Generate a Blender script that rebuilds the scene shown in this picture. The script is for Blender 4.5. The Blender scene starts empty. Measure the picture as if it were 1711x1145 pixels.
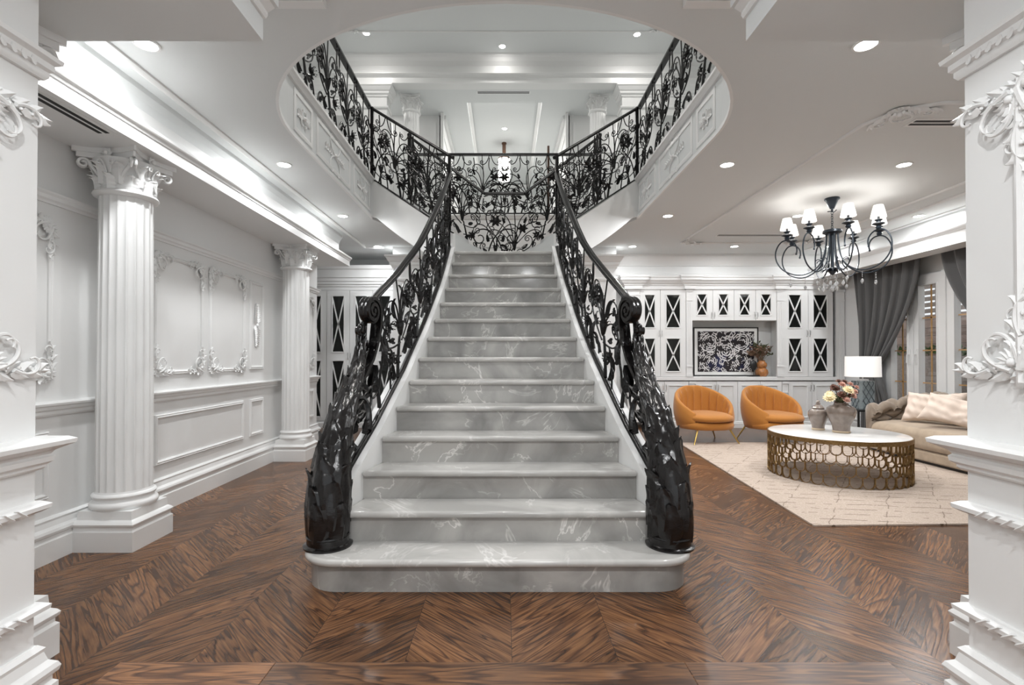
import bpy, bmesh, math, random
from mathutils import Vector, Matrix, noise
from mathutils.geometry import tessellate_polygon
PI = math.pi
R = math.radians
sc = bpy.context.scene
COL = sc.collection

# ------------------------------------------------------------ camera, world, exposure
EYE = 1.225
cd = bpy.data.cameras.new('camera')
cam = bpy.data.objects.new('camera', cd)
COL.objects.link(cam)
cd.sensor_width = 36.0
cd.lens = 850.0 / 1711.0 * 36.0
cd.shift_x = 12.5 / 1711.0
cd.shift_y = 17.0 / 1711.0
cd.clip_start = 0.05
cam.location = (0, 0, EYE)
cam.rotation_euler = (R(90.5), 0, 0)
sc.camera = cam
sc.view_settings.view_transform = 'Standard'
sc.view_settings.look = 'None'
sc.view_settings.exposure = 0.57
sc.view_settings.gamma = 1.0
sc.view_settings.use_curve_mapping = False
sc.cycles.use_denoising = True
sc.cycles.max_bounces = 10
sc.cycles.diffuse_bounces = 6
sc.cycles.glossy_bounces = 3
sc.cycles.sample_clamp_indirect = 6.0
sc.cycles.caustics_reflective = False
sc.cycles.caustics_refractive = False
world = bpy.data.worlds.new('world')
sc.world = world
world.use_nodes = True
wb = world.node_tree.nodes['Background']
wb.inputs[0].default_value = (0.93, 0.97, 1.0, 1)
wb.inputs[1].default_value = 0.75
DOWN_W = 15.0       # watts of one ceiling downlight
UP_W = 21.0        # watts of one upper-floor downlight
COVE = 0.13          # cove strip emission

# ------------------------------------------------------------ materials
def new_mat(name):
    m = bpy.data.materials.new(name)
    m.use_nodes = True
    nt = m.node_tree
    return m, nt, nt.nodes, nt.links, nt.nodes['Principled BSDF']

def paint(name, col, rough=0.5, bump=0.0, scale=40, metal=0.0, spec=0.5, var=0.0, coat=0.0, sheen=0.0):
    m, nt, N, L, b = new_mat(name)
    b.inputs['Base Color'].default_value = (*col, 1)
    b.inputs['Roughness'].default_value = rough
    b.inputs['Metallic'].default_value = metal
    b.inputs['Specular IOR Level'].default_value = spec
    b.inputs['Coat Weight'].default_value = coat
    b.inputs['Sheen Weight'].default_value = sheen
    tc = N.new('ShaderNodeTexCoord')
    nz = N.new('ShaderNodeTexNoise')
    nz.inputs['Scale'].default_value = scale
    nz.inputs['Detail'].default_value = 3
    L.new(tc.outputs['Object'], nz.inputs['Vector'])
    if var:
        cr = N.new('ShaderNodeValToRGB')
        cr.color_ramp.elements[0].position = 0.3
        cr.color_ramp.elements[1].position = 0.7
        cr.color_ramp.elements[0].color = (*[c * (1 - var) for c in col], 1)
        cr.color_ramp.elements[1].color = (*[min(1, c * (1 + var)) for c in col], 1)
        L.new(nz.outputs['Fac'], cr.inputs['Fac'])
        L.new(cr.outputs['Color'], b.inputs['Base Color'])
    if bump:
        bp = N.new('ShaderNodeBump')
        bp.inputs['Strength'].default_value = bump
        bp.inputs['Distance'].default_value = 0.01
        L.new(nz.outputs['Fac'], bp.inputs['Height'])
        L.new(bp.outputs['Normal'], b.inputs['Normal'])
    return m

def glow(name, col, strength):
    m, nt, N, L, b = new_mat(name)
    b.inputs['Base Color'].default_value = (*col, 1)
    b.inputs['Emission Color'].default_value = (*col, 1)
    b.inputs['Emission Strength'].default_value = strength
    return m

M = {}
M['wall'] = paint('wall_paint', (0.77, 0.775, 0.77), 0.45, 0.02, 60)
M['ceiling'] = paint('ceiling_paint', (0.695, 0.715, 0.715), 0.7, 0.02, 60)
M['trim'] = paint('trim_paint', (0.79, 0.795, 0.79), 0.35, 0.0)
M['plaster'] = paint('carved_plaster', (0.79, 0.795, 0.79), 0.4, 0.05, 90)
M['iron'] = paint('black_wrought_iron', (0.006, 0.0055, 0.0055), 0.25, 0.12, 60, 0.0, 0.3, 0.2)
M['bronze_black'] = paint('carved_black_lacquer', (0.006, 0.005, 0.005), 0.22, 0.25, 28, 0.0, 0.5, 0.25)
M['velvet'] = paint('mustard_velvet', (0.43, 0.165, 0.022), 0.8, 0.08, 120, var=0.08, sheen=0.25)
M['brass'] = paint('brass', (0.62, 0.42, 0.13), 0.28, 0.0, metal=1.0)
M['antique'] = paint('antique_gold', (0.27, 0.17, 0.07), 0.36, 0.06, 60, metal=0.85, var=0.25)
M['beige'] = paint('taupe_velvet', (0.38, 0.295, 0.21), 0.85, 0.1, 14, var=0.10, sheen=0.35)
M['tuft'] = paint('taupe_tufted_velvet', (0.23, 0.18, 0.135), 0.8, 0.06, 30, var=0.10, sheen=0.35)
M['linen'] = paint('pale_linen', (0.66, 0.55, 0.47), 0.9, 0.6, 9, var=0.05)
M['curtain'] = paint('charcoal_curtain', (0.105, 0.105, 0.105), 0.75, 0.05, 60, sheen=0.2)
M['glassdark'] = paint('cabinet_glass', (0.010, 0.011, 0.010), 0.06, 0.0, spec=0.5)
M['slot'] = paint('vent_slot', (0.008, 0.008, 0.008), 0.6)
M['chrome'] = paint('chrome', (0.75, 0.75, 0.75), 0.15, metal=1.0)
M['vase'] = paint('taupe_glazed_ceramic', (0.20, 0.16, 0.135), 0.12, 0.05, 20, var=0.15, coat=0.5)
M['vasefoot'] = paint('bare_stoneware', (0.48, 0.38, 0.27), 0.7)
M['amber'] = paint('amber_glaze', (0.36, 0.15, 0.05), 0.2, 0.15, 30, var=0.35)
M['lampbase'] = paint('blue_grey_ceramic', (0.22, 0.26, 0.27), 0.35, 0.1, 40, var=0.1)
M['shade'] = glow('lit_lamp_shade', (0.80, 0.78, 0.75), 0.35)
M['candle_shade'] = glow('chandelier_shade_fabric', (0.9, 0.87, 0.83), 0.55)
M['disc'] = glow('downlight_lens', (1, 0.98, 0.95), 14.0)
M['cove'] = glow('cove_led', (1, 0.97, 0.93), COVE * 4)
M['pendant'] = glow('pendant_glass_lit', (1, 0.97, 0.92), 3.5)
M['crystal'] = paint('crystal', (0.8, 0.8, 0.8), 0.05, spec=1.0)
M['crystal'].node_tree.nodes['Principled BSDF'].inputs['Transmission Weight'].default_value = 0.7
M['dark_steel'] = paint('blue_black_steel', (0.02, 0.028, 0.038), 0.35, 0.0, metal=0.3)
M['black'] = paint('black_paint', (0.012, 0.012, 0.012), 0.4)
M['mat'] = paint('picture_mat', (0.78, 0.78, 0.76), 0.6)
M['muntin'] = paint('gold_muntin', (0.62, 0.36, 0.14), 0.45, metal=0.2)
M['cream_petal'] = paint('cream_petal', (0.85, 0.74, 0.48), 0.7, var=0.1)
M['pink_petal'] = paint('dusty_pink_petal', (0.60, 0.34, 0.27), 0.75, var=0.2)
M['brown_petal'] = paint('russet_petal', (0.14, 0.055, 0.035), 0.75, var=0.3)
M['leafgreen'] = paint('muted_green_leaf', (0.09, 0.10, 0.045), 0.6, var=0.3)
M['drybrown'] = paint('dried_stems', (0.20, 0.12, 0.075), 0.8, var=0.35)
M['timber'] = paint('brown_timber', (0.10, 0.05, 0.03), 0.5, 0.1, 40, var=0.2)
M['render_out'] = paint('garden_wall_render', (0.30, 0.25, 0.22), 0.9, 0.2, 30, var=0.2)
M['paver'] = paint('outdoor_paving', (0.22, 0.2, 0.18), 0.9, 0.2, 30, var=0.2)
M['hedge'] = paint('hedge_leaves', (0.05, 0.10, 0.02), 0.7, 0.4, 30, var=0.5)

def mat_glass():
    m, nt, N, L, b = new_mat('window_glass')
    b.inputs['Base Color'].default_value = (0.95, 0.97, 0.97, 1)
    b.inputs['Roughness'].default_value = 0.02
    out = N['Material Output']
    tr = N.new('ShaderNodeBsdfTransparent')
    gl = N.new('ShaderNodeBsdfGlossy'); gl.inputs['Roughness'].default_value = 0.02
    mx = N.new('ShaderNodeMixShader')
    mx.inputs[0].default_value = 0.07
    L.new(tr.outputs[0], mx.inputs[1]); L.new(gl.outputs[0], mx.inputs[2])
    L.new(mx.outputs[0], out.inputs['Surface'])
    return m
M['glass'] = mat_glass()

def mat_marble(name, base, vein, dark, sc_=1.4, rough=0.16):
    m, nt, N, L, b = new_mat(name)
    tc = N.new('ShaderNodeTexCoord')
    mp = N.new('ShaderNodeMapping'); mp.inputs['Rotation'].default_value = (0.3, 0.5, 0.7)
    L.new(tc.outputs['Object'], mp.inputs['Vector'])
    oi = N.new('ShaderNodeObjectInfo')
    add = N.new('ShaderNodeVectorMath'); add.operation = 'ADD'
    mul = N.new('ShaderNodeMath'); mul.operation = 'MULTIPLY'; mul.inputs[1].default_value = 37.0
    L.new(oi.outputs['Random'], mul.inputs[0])
    L.new(mp.outputs[0], add.inputs[0]); L.new(mul.outputs[0], add.inputs[1])
    n1 = N.new('ShaderNodeTexNoise'); n1.inputs['Scale'].default_value = sc_; n1.inputs['Detail'].default_value = 6; n1.inputs['Distortion'].default_value = 1.6
    n2 = N.new('ShaderNodeTexNoise'); n2.inputs['Scale'].default_value = sc_ * 1.2; n2.inputs['Detail'].default_value = 5; n2.inputs['Roughness'].default_value = 0.6; n2.inputs['Distortion'].default_value = 0.9
    L.new(add.outputs[0], n1.inputs['Vector']); L.new(add.outputs[0], n2.inputs['Vector'])
    cr = N.new('ShaderNodeValToRGB')
    e = cr.color_ramp.elements
    e[0].position = 0.32; e[0].color = (*dark, 1); e[1].position = 0.66; e[1].color = (*base, 1)
    L.new(n1.outputs['Fac'], cr.inputs['Fac'])
    # veins: |noise-0.5| small
    s = N.new('ShaderNodeMath'); s.operation = 'SUBTRACT'; s.inputs[1].default_value = 0.5
    a = N.new('ShaderNodeMath'); a.operation = 'ABSOLUTE'
    L.new(n2.outputs['Fac'], s.inputs[0]); L.new(s.outputs[0], a.inputs[0])
    vr = N.new('ShaderNodeValToRGB')
    v = vr.color_ramp.elements
    v[0].position = 0.0; v[0].color = (1, 1, 1, 1); v[1].position = 0.014; v[1].color = (0, 0, 0, 1)
    L.new(a.outputs[0], vr.inputs['Fac'])
    vm = N.new('ShaderNodeMath'); vm.operation = 'MULTIPLY'
    vq = N.new('ShaderNodeMapRange'); vq.inputs[1].default_value = 0.42; vq.inputs[2].default_value = 0.65; vq.inputs[4].default_value = 0.85
    L.new(n1.outputs['Fac'], vq.inputs[0]); L.new(vr.outputs['Color'], vm.inputs[0]); L.new(vq.outputs[0], vm.inputs[1])
    mx = N.new('ShaderNodeMix'); mx.data_type = 'RGBA'
    mx.inputs['B'].default_value = (*vein, 1)
    L.new(vm.outputs[0], mx.inputs['Factor']); L.new(cr.outputs['Color'], mx.inputs['A'])
    L.new(mx.outputs['Result'], b.inputs['Base Color'])
    b.inputs['Roughness'].default_value = rough
    return m
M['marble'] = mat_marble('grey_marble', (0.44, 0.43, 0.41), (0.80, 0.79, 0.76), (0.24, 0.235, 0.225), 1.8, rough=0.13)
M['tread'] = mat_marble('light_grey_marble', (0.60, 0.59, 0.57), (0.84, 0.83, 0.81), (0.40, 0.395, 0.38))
M['tabletop'] = mat_marble('white_marble', (0.80, 0.79, 0.77), (0.62, 0.61, 0.60), (0.72, 0.71, 0.69), 3)

def math_node(N, L, op, a, b=None):
    n = N.new('ShaderNodeMath'); n.operation = op
    for i, v in enumerate((a, b)):
        if v is None: continue
        if isinstance(v, (int, float)): n.inputs[i].default_value = v
        else: L.new(v, n.inputs[i])
    return n.outputs[0]

def wood_colour(nt, N, L, along, across, rnd, b, tint=1.0):
    """oak grain: long fibres along, cathedral rings from a stretched distorted noise"""
    mth = lambda op, x, y=None: math_node(N, L, op, x, y)
    cx = N.new('ShaderNodeCombineXYZ')
    off = mth('MULTIPLY', rnd, 57.0)
    L.new(mth('ADD', mth('MULTIPLY', along, 0.6), off), cx.inputs[0])
    L.new(mth('ADD', mth('MULTIPLY', across, 5.6), off), cx.inputs[1])
    L.new(off, cx.inputs[2])
    n1 = N.new('ShaderNodeTexNoise'); n1.inputs['Scale'].default_value = 1.25; n1.inputs['Detail'].default_value = 2.0; n1.inputs['Distortion'].default_value = 0.4
    L.new(cx.outputs[0], n1.inputs['Vector'])
    rings = mth('FRACT', mth('MULTIPLY', n1.outputs['Fac'], 15.0))
    rr = N.new('ShaderNodeValToRGB')
    e = rr.color_ramp.elements
    e[0].position = 0.0; e[0].color = (0.1, 0.1, 0.1, 1)
    e[1].position = 1.0; e[1].color = (0.25, 0.25, 0.25, 1)
    e2 = e.new(0.18); e2.color = (0.7, 0.7, 0.7, 1)
    e3 = e.new(0.8); e3.color = (1, 1, 1, 1)
    L.new(rings, rr.inputs['Fac'])
    cf = N.new('ShaderNodeCombineXYZ')
    L.new(mth('ADD', mth('MULTIPLY', along, 7.0), off), cf.inputs[0])
    L.new(mth('MULTIPLY', across, 110.0), cf.inputs[1])
    L.new(off, cf.inputs[2])
    n2 = N.new('ShaderNodeTexNoise'); n2.inputs['Scale'].default_value = 1.0; n2.inputs['Detail'].default_value = 3
    L.new(cf.outputs[0], n2.inputs['Vector'])
    g = mth('ADD', mth('MULTIPLY', rr.outputs['Color'], 0.38), mth('MULTIPLY', n2.outputs['Fac'], 0.70))
    cr = N.new('ShaderNodeValToRGB')
    e = cr.color_ramp.elements
    e[0].position = 0.22; e[0].color = (0.013 * tint, 0.0068 * tint, 0.0045 * tint, 1)
    e[1].position = 0.9; e[1].color = (0.225 * tint, 0.107 * tint, 0.045 * tint, 1)
    e2 = e.new(0.55); e2.color = (0.070 * tint, 0.031 * tint, 0.015 * tint, 1)
    L.new(g, cr.inputs['Fac'])
    # tone of each board
    tone = mth('ADD', mth('MULTIPLY', rnd, 0.65), 0.72)
    vm = N.new('ShaderNodeVectorMath'); vm.operation = 'SCALE'
    L.new(cr.outputs['Color'], vm.inputs[0]); L.new(tone, vm.inputs['Scale'])
    return vm.outputs[0], g

def mat_floor():
    m, nt, N, L, b = new_mat('chevron_oak_floor')
    mth = lambda op, x, y=None: math_node(N, L, op, x, y)
    tc = N.new('ShaderNodeTexCoord')
    sx = N.new('ShaderNodeSeparateXYZ'); L.new(tc.outputs['Object'], sx.inputs[0])
    X, Y = sx.outputs[0], sx.outputs[1]
    W, PW = 0.43, 0.215
    u = mth('DIVIDE', mth('SUBTRACT', X, 0.03), W)
    k = mth('FLOOR', u)
    odd = mth('ABSOLUTE', mth('MODULO', k, 2.0))
    sgn = mth('SUBTRACT', mth('MULTIPLY', odd, 2.0), 1.0)
    lx = mth('MULTIPLY', mth('SUBTRACT', u, k), W)
    v = mth('DIVIDE', mth('ADD', Y, mth('MULTIPLY', sgn, mth('SUBTRACT', lx, W / 2))), PW)
    row = mth('FLOOR', v)
    fv = mth('SUBTRACT', v, row)
    along = mth('MULTIPLY', mth('SUBTRACT', lx, mth('MULTIPLY', sgn, Y)), 0.7071)
    across = mth('MULTIPLY', mth('MULTIPLY', v, PW), 0.7071)
    wn = N.new('ShaderNodeTexWhiteNoise'); wn.noise_dimensions = '3D'
    c = N.new('ShaderNodeCombineXYZ'); L.new(k, c.inputs[0]); L.new(row, c.inputs[1]); c.inputs[2].default_value = 3.3
    L.new(c.outputs[0], wn.inputs['Vector'])
    colr, g = wood_colour(nt, N, L, along, across, wn.outputs['Value'], b)
    # joints
    fu = mth('SUBTRACT', u, k)
    ju = mth('MINIMUM', fu, mth('SUBTRACT', 1.0, fu))
    jv = mth('MINIMUM', fv, mth('SUBTRACT', 1.0, fv))
    j = mth('MINIMUM', mth('MULTIPLY', ju, W), mth('MULTIPLY', jv, PW * 0.7))
    jm = mth('LESS_THAN', j, 0.0009)
    mx = N.new('ShaderNodeMix'); mx.data_type = 'RGBA'; mx.inputs['B'].default_value = (0.012, 0.006, 0.004, 1)
    L.new(jm, mx.inputs['Factor']); L.new(colr, mx.inputs['A'])
    L.new(mx.outputs['Result'], b.inputs['Base Color'])
    b.inputs['Roughness'].default_value = 0.27
    b.inputs['Specular IOR Level'].default_value = 0.33
    bp = N.new('ShaderNodeBump'); bp.inputs['Strength'].default_value = 0.12; bp.inputs['Distance'].default_value = 0.004
    L.new(g, bp.inputs['Height']); L.new(bp.outputs['Normal'], b.inputs['Normal'])
    return m
M['floor'] = mat_floor()

def mat_board():
    m, nt, N, L, b = new_mat('oak_border_board')
    mth = lambda op, x, y=None: math_node(N, L, op, x, y)
    tc = N.new('ShaderNodeTexCoord')
    sx = N.new('ShaderNodeSeparateXYZ'); L.new(tc.outputs['Object'], sx.inputs[0])
    oi = N.new('ShaderNodeObjectInfo')
    colr, g = wood_colour(nt, N, L, sx.outputs[0], sx.outputs[1], oi.outputs['Random'], b, 1.25)
    L.new(colr, b.inputs['Base Color'])
    b.inputs['Roughness'].default_value = 0.3
    return m
M['board'] = mat_board()

def mat_rug():
    m, nt, N, L, b = new_mat('cream_rug_wool')
    mth = lambda op, x, y=None: math_node(N, L, op, x, y)
    tc = N.new('ShaderNodeTexCoord')
    sx = N.new('ShaderNodeSeparateXYZ'); L.new(tc.outputs['Object'], sx.inputs[0])
    nz = N.new('ShaderNodeTexNoise'); nz.inputs['Scale'].default_value = 3.0; nz.inputs['Detail'].default_value = 3
    L.new(tc.outputs['Object'], nz.inputs['Vector'])
    w = mth('MULTIPLY', mth('SUBTRACT', nz.outputs['Fac'], 0.5), 0.10)
    # lattice: lines slightly oblique, plus steep ones
    l1 = mth('FRACT', mth('DIVIDE', mth('ADD', mth('ADD', sx.outputs[1], mth('MULTIPLY', sx.outputs[0], 0.16)), w), 0.145))
    l2 = mth('FRACT', mth('DIVIDE', mth('ADD', mth('SUBTRACT', sx.outputs[0], mth('MULTIPLY', sx.outputs[1], 0.75)), w), 0.42))
    n2 = N.new('ShaderNodeTexNoise'); n2.inputs['Scale'].default_value = 9.0
    L.new(tc.outputs['Object'], n2.inputs['Vector'])
    a1 = mth('MULTIPLY', mth('LESS_THAN', l1, 0.07), mth('GREATER_THAN', n2.outputs['Fac'], 0.49))
    a2 = mth('MULTIPLY', mth('LESS_THAN', l2, 0.025), mth('GREATER_THAN', n2.outputs['Fac'], 0.47))
    ln = mth('MAXIMUM', a1, mth('MULTIPLY', a2, 0.6))
    n3 = N.new('ShaderNodeTexNoise'); n3.inputs['Scale'].default_value = 120.0
    L.new(tc.outputs['Object'], n3.inputs['Vector'])
    cr = N.new('ShaderNodeValToRGB')
    cr.color_ramp.elements[0].color = (0.39, 0.31, 0.25, 1); cr.color_ramp.elements[0].position = 0.3
    cr.color_ramp.elements[1].color = (0.54, 0.45, 0.38, 1); cr.color_ramp.elements[1].position = 0.7
    L.new(n3.outputs['Fac'], cr.inputs['Fac'])
    mx = N.new('ShaderNodeMix'); mx.data_type = 'RGBA'; mx.inputs['B'].default_value = (0.13, 0.09, 0.06, 1)
    L.new(mth('MULTIPLY', ln, 0.95), mx.inputs['Factor']); L.new(cr.outputs['Color'], mx.inputs['A'])
    L.new(mx.outputs['Result'], b.inputs['Base Color'])
    b.inputs['Roughness'].default_value = 0.95
    bp = N.new('ShaderNodeBump'); bp.inputs['Strength'].default_value = 0.5; bp.inputs['Distance'].default_value = 0.004
    L.new(n3.outputs['Fac'], bp.inputs['Height']); L.new(bp.outputs['Normal'], b.inputs['Normal'])
    return m
M['rug'] = mat_rug()

def mat_art():
    """abstract print: overlapping broken rings in white on black and navy"""
    m, nt, N, L, b = new_mat('abstract_print')
    mth = lambda op, x, y=None: math_node(N, L, op, x, y)
    tc = N.new('ShaderNodeTexCoord')
    sx = N.new('ShaderNodeSeparateXYZ'); L.new(tc.outputs['Object'], sx.inputs[0])
    X, Z = sx.outputs[0], sx.outputs[2]
    nz = N.new('ShaderNodeTexNoise'); nz.inputs['Scale'].default_value = 9; nz.inputs['Detail'].default_value = 4
    L.new(tc.outputs['Object'], nz.inputs['Vector'])
    acc = None
    for cx, cz, f in ((0, 0, 24), (-0.28, 0.17, 27), (0.27, 0.18, 27), (-0.27, -0.17, 30), (0.27, -0.16, 30)):
        dx = mth('SUBTRACT', X, cx); dz = mth('SUBTRACT', Z, cz)
        d = mth('SQRT', mth('ADD', mth('MULTIPLY', dx, dx), mth('MULTIPLY', dz, dz)))
        d2 = mth('ADD', d, mth('MULTIPLY', nz.outputs['Fac'], 0.03))
        ring = mth('LESS_THAN', mth('FRACT', mth('MULTIPLY', d2, f)), 0.36)
        inside = mth('LESS_THAN', d, 0.19)
        r = mth('MULTIPLY', ring, inside)
        acc = r if acc is None else mth('MAXIMUM', acc, r)
    wv = N.new('ShaderNodeTexVoronoi'); wv.feature = 'DISTANCE_TO_EDGE'; wv.inputs['Scale'].default_value = 13
    L.new(tc.outputs['Object'], wv.inputs['Vector'])
    ed = mth('LESS_THAN', wv.outputs['Distance'], 0.07)
    brk = mth('GREATER_THAN', nz.outputs['Fac'], 0.47)
    fac = mth('MULTIPLY', mth('MAXIMUM', acc, mth('MULTIPLY', ed, 0.8)), brk)
    n2 = N.new('ShaderNodeTexNoise'); n2.inputs['Scale'].default_value = 3
    L.new(tc.outputs['Object'], n2.inputs['Vector'])
    bg = N.new('ShaderNodeValToRGB')
    bg.color_ramp.elements[0].position = 0.55; bg.color_ramp.elements[0].color = (0.02, 0.016, 0.018, 1)
    bg.color_ramp.elements[1].position = 0.68; bg.color_ramp.elements[1].color = (0.018, 0.022, 0.07, 1)
    L.new(n2.outputs['Fac'], bg.inputs['Fac'])
    mx = N.new('ShaderNodeMix'); mx.data_type = 'RGBA'; mx.inputs['B'].default_value = (0.72, 0.70, 0.70, 1)
    L.new(fac, mx.inputs['Factor']); L.new(bg.outputs['Color'], mx.inputs['A'])
    L.new(mx.outputs['Result'], b.inputs['Base Color'])
    b.inputs['Roughness'].default_value = 0.25
    return m
M['art'] = mat_art()

def mat_brickwall():
    m, nt, N, L, b = new_mat('garden_brick')
    tc = N.new('ShaderNodeTexCoord')
    mp = N.new('ShaderNodeMapping'); mp.inputs['Rotation'].default_value = (R(90), 0, R(90))
    br = N.new('ShaderNodeTexBrick'); br.inputs['Scale'].default_value = 3.2
    br.inputs['Color1'].default_value = (0.34, 0.25, 0.21, 1); br.inputs['Color2'].default_value = (0.26, 0.19, 0.16, 1)
    br.inputs['Mortar'].default_value = (0.12, 0.10, 0.09, 1); br.inputs['Mortar Size'].default_value = 0.015
    L.new(tc.outputs['Object'], mp.inputs[0]); L.new(mp.outputs[0], br.inputs['Vector'])
    L.new(br.outputs['Color'], b.inputs['Base Color']); b.inputs['Roughness'].default_value = 0.9
    return m
M['brick'] = mat_brickwall()

# ------------------------------------------------------------ mesh helpers
MATS = {}
class MB:
    def __init__(s): s.v = []; s.f = []
    def add(s, vs, fs):
        o = len(s.v); s.v += [Vector(p) for p in vs]; s.f += [tuple(i + o for i in f) for f in fs]; return s
    def box(s, x0, x1, y0, y1, z0, z1):
        x0, x1 = min(x0, x1), max(x0, x1); y0, y1 = min(y0, y1), max(y0, y1)
        return s.add([(x0,y0,z0),(x1,y0,z0),(x1,y1,z0),(x0,y1,z0),(x0,y0,z1),(x1,y0,z1),(x1,y1,z1),(x0,y1,z1)],
                     [(0,3,2,1),(4,5,6,7),(0,1,5,4),(1,2,6,5),(2,3,7,6),(3,0,4,7)])
    def obox(s, o, U, V, N_, a, b, c):   # oriented box, ranges along U, V, N
        P = [o + U*x + V*y + N_*z for z in c for (x, y) in ((a[0],b[0]),(a[1],b[0]),(a[1],b[1]),(a[0],b[1]))]
        return s.add(P, [(0,3,2,1),(4,5,6,7),(0,1,5,4),(1,2,6,5),(2,3,7,6),(3,0,4,7)])
    def prism(s, poly, z0, z1):
        n = len(poly)
        vs = [(x, y, z0) for x, y in poly] + [(x, y, z1) for x, y in poly]
        return s.add(vs, [tuple(range(n))[::-1], tuple(range(n, 2*n))] + [(i, (i+1) % n, n+(i+1) % n, n+i) for i in range(n)])
    def tube(s, path, r, n=6, cap=True, flat=1.0):
        path = [Vector(p) for p in path]; m = len(path)
        if m < 2: return s
        rs = r if isinstance(r, (list, tuple)) else [r]*m
        t0 = (path[1]-path[0]).normalized()
        ref = Vector((0,0,1)) if abs(t0.z) < 0.9 else Vector((1,0,0))
        a = t0.cross(ref).normalized(); vs = []
        for i, p in enumerate(path):
            t = (path[min(i+1, m-1)]-path[max(i-1, 0)])
            if t.length < 1e-9: t = t0
            t.normalize()
            a = (a - t*a.dot(t))
            if a.length < 1e-6: a = t.orthogonal()
            a.normalize(); b = t.cross(a)
            for k in range(n):
                q = 2*PI*k/n
                vs.append(p + (a*math.cos(q) + b*math.sin(q)*flat)*rs[i])
        fs = [(i*n+k, i*n+(k+1) % n, (i+1)*n+(k+1) % n, (i+1)*n+k) for i in range(m-1) for k in range(n)]
        if cap: fs += [tuple(range(n))[::-1], tuple(range((m-1)*n, m*n))]
        return s.add(vs, fs)
    def lathe(s, prof, c=(0,0,0), n=24, squash=1.0):
        c = Vector(c); vs = []; m = len(prof)
        for r, z in prof:
            for k in range(n):
                q = 2*PI*k/n
                vs.append(c + Vector((r*math.cos(q), r*math.sin(q)*squash, z)))
        fs = [(i*n+k, i*n+(k+1) % n, (i+1)*n+(k+1) % n, (i+1)*n+k) for i in range(m-1) for k in range(n)]
        if prof[0][0] > 0.015: fs += [((m-1)*n+k, (m-1)*n+(k+1) % n, (k+1) % n, k) for k in range(n)]
        else: fs += [tuple(range(n))[::-1], tuple(range((m-1)*n, m*n))]
        return s.add(vs, fs)
    def ball(s, c, r, n=8, sz=1.0):
        m = max(4, n//2+1)
        return s.lathe([(max(1e-4, r*math.sin(PI*i/m)), -r*sz*math.cos(PI*i/m)) for i in range(m+1)], c, n)
    def sweep(s, prof, pts, closed=False, o=(0,0,0), U=(1,0,0), V=(0,1,0), N_=(0,0,1)):
        """profile (right-hand offset in plane, height along N) swept along a 2D path with mitred corners"""
        o, U, V, N_ = map(Vector, (o, U, V, N_)); n = len(pts); m = len(prof); vs = []
        for i in range(n):
            p = Vector(pts[i])
            def nd(a, b):
                d = Vector(b)-Vector(a); d.normalize(); return Vector((d.y, -d.x))
            if closed: n1 = nd(pts[i-1], pts[i]); n2 = nd(pts[i], pts[(i+1) % n])
            else:
                n1 = nd(pts[i-1], pts[i]) if i > 0 else nd(pts[0], pts[1])
                n2 = nd(pts[i], pts[i+1]) if i < n-1 else n1
            b = (n1+n2); k = b.length_squared
            b = b*(2.0/k) if k > 0.05 else n1
            for a_, h in prof:
                q = p + b*a_
                vs.append(o + U*q.x + V*q.y + N_*h)
        L_ = n if closed else n-1
        fs = [(i*m+k, i*m+(k+1) % m, ((i+1) % n)*m+(k+1) % m, ((i+1) % n)*m+k) for i in range(L_) for k in range(m)]
        if not closed: fs += [tuple(range(m)), tuple(range((n-1)*m, n*m))[::-1]]
        return s.add(vs, fs)
    def sheet(s, g, th=0.004):
        """closed thin solid over a grid of points"""
        nu, nv = len(g), len(g[0]); A = []; B = []
        for i in range(nu):
            for j in range(nv):
                du = Vector(g[min(i+1,nu-1)][j])-Vector(g[max(i-1,0)][j]); dv = Vector(g[i][min(j+1,nv-1)])-Vector(g[i][max(j-1,0)])
                nn = du.cross(dv)
                nn = nn.normalized() if nn.length > 1e-12 else Vector((0,0,1))
                p = Vector(g[i][j]); A.append(p+nn*th/2); B.append(p-nn*th/2)
        K = nu*nv; ix = lambda i, j: i*nv+j; fs = []
        for i in range(nu-1):
            for j in range(nv-1):
                fs.append((ix(i,j), ix(i+1,j), ix(i+1,j+1), ix(i,j+1)))
                fs.append((K+ix(i,j), K+ix(i,j+1), K+ix(i+1,j+1), K+ix(i+1,j)))
        for i in range(nu-1):
            fs.append((ix(i,0), K+ix(i,0), K+ix(i+1,0), ix(i+1,0))); fs.append((ix(i,nv-1), ix(i+1,nv-1), K+ix(i+1,nv-1), K+ix(i,nv-1)))
        for j in range(nv-1):
            fs.append((ix(0,j), ix(0,j+1), K+ix(0,j+1), K+ix(0,j))); fs.append((ix(nu-1,j), K+ix(nu-1,j), K+ix(nu-1,j+1), ix(nu-1,j+1)))
        return s.add(A+B, fs)
    def leaf(s, base, d, nrm, L_, W, curl=0.9, lobes=4, th=None, nu=9, hook=1.2, rib=0.12, pw=0.7):
        base = Vector(base); d = Vector(d).normalized(); nrm = Vector(nrm)
        nrm = (nrm - d*nrm.dot(d)).normalized(); sd = d.cross(nrm); g = []
        x = h = 0.0; st = L_/(nu-1)
        for i in range(nu):
            u = i/(nu-1)
            w = W*(math.sin(PI*min(1, 0.12+0.88*u)**0.85)**pw if u < 1 else 0.03)
            w *= 0.78 + 0.30*abs(math.sin(lobes*PI*u + 0.4)) if lobes else 1
            w = max(w, W*0.04); row = []
            for j in range(5):
                q = (j-2)/2.0
                row.append(base + d*(x - abs(q)*w*0.25*u) + nrm*(h + rib*W*(1-abs(q)*1.6)) + sd*(q*w))
            g.append(row)
            a = curl*(u-0.25) + hook*max(0, u-0.6)*2.0
            x += math.cos(a)*st; h += math.sin(a)*st
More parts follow.
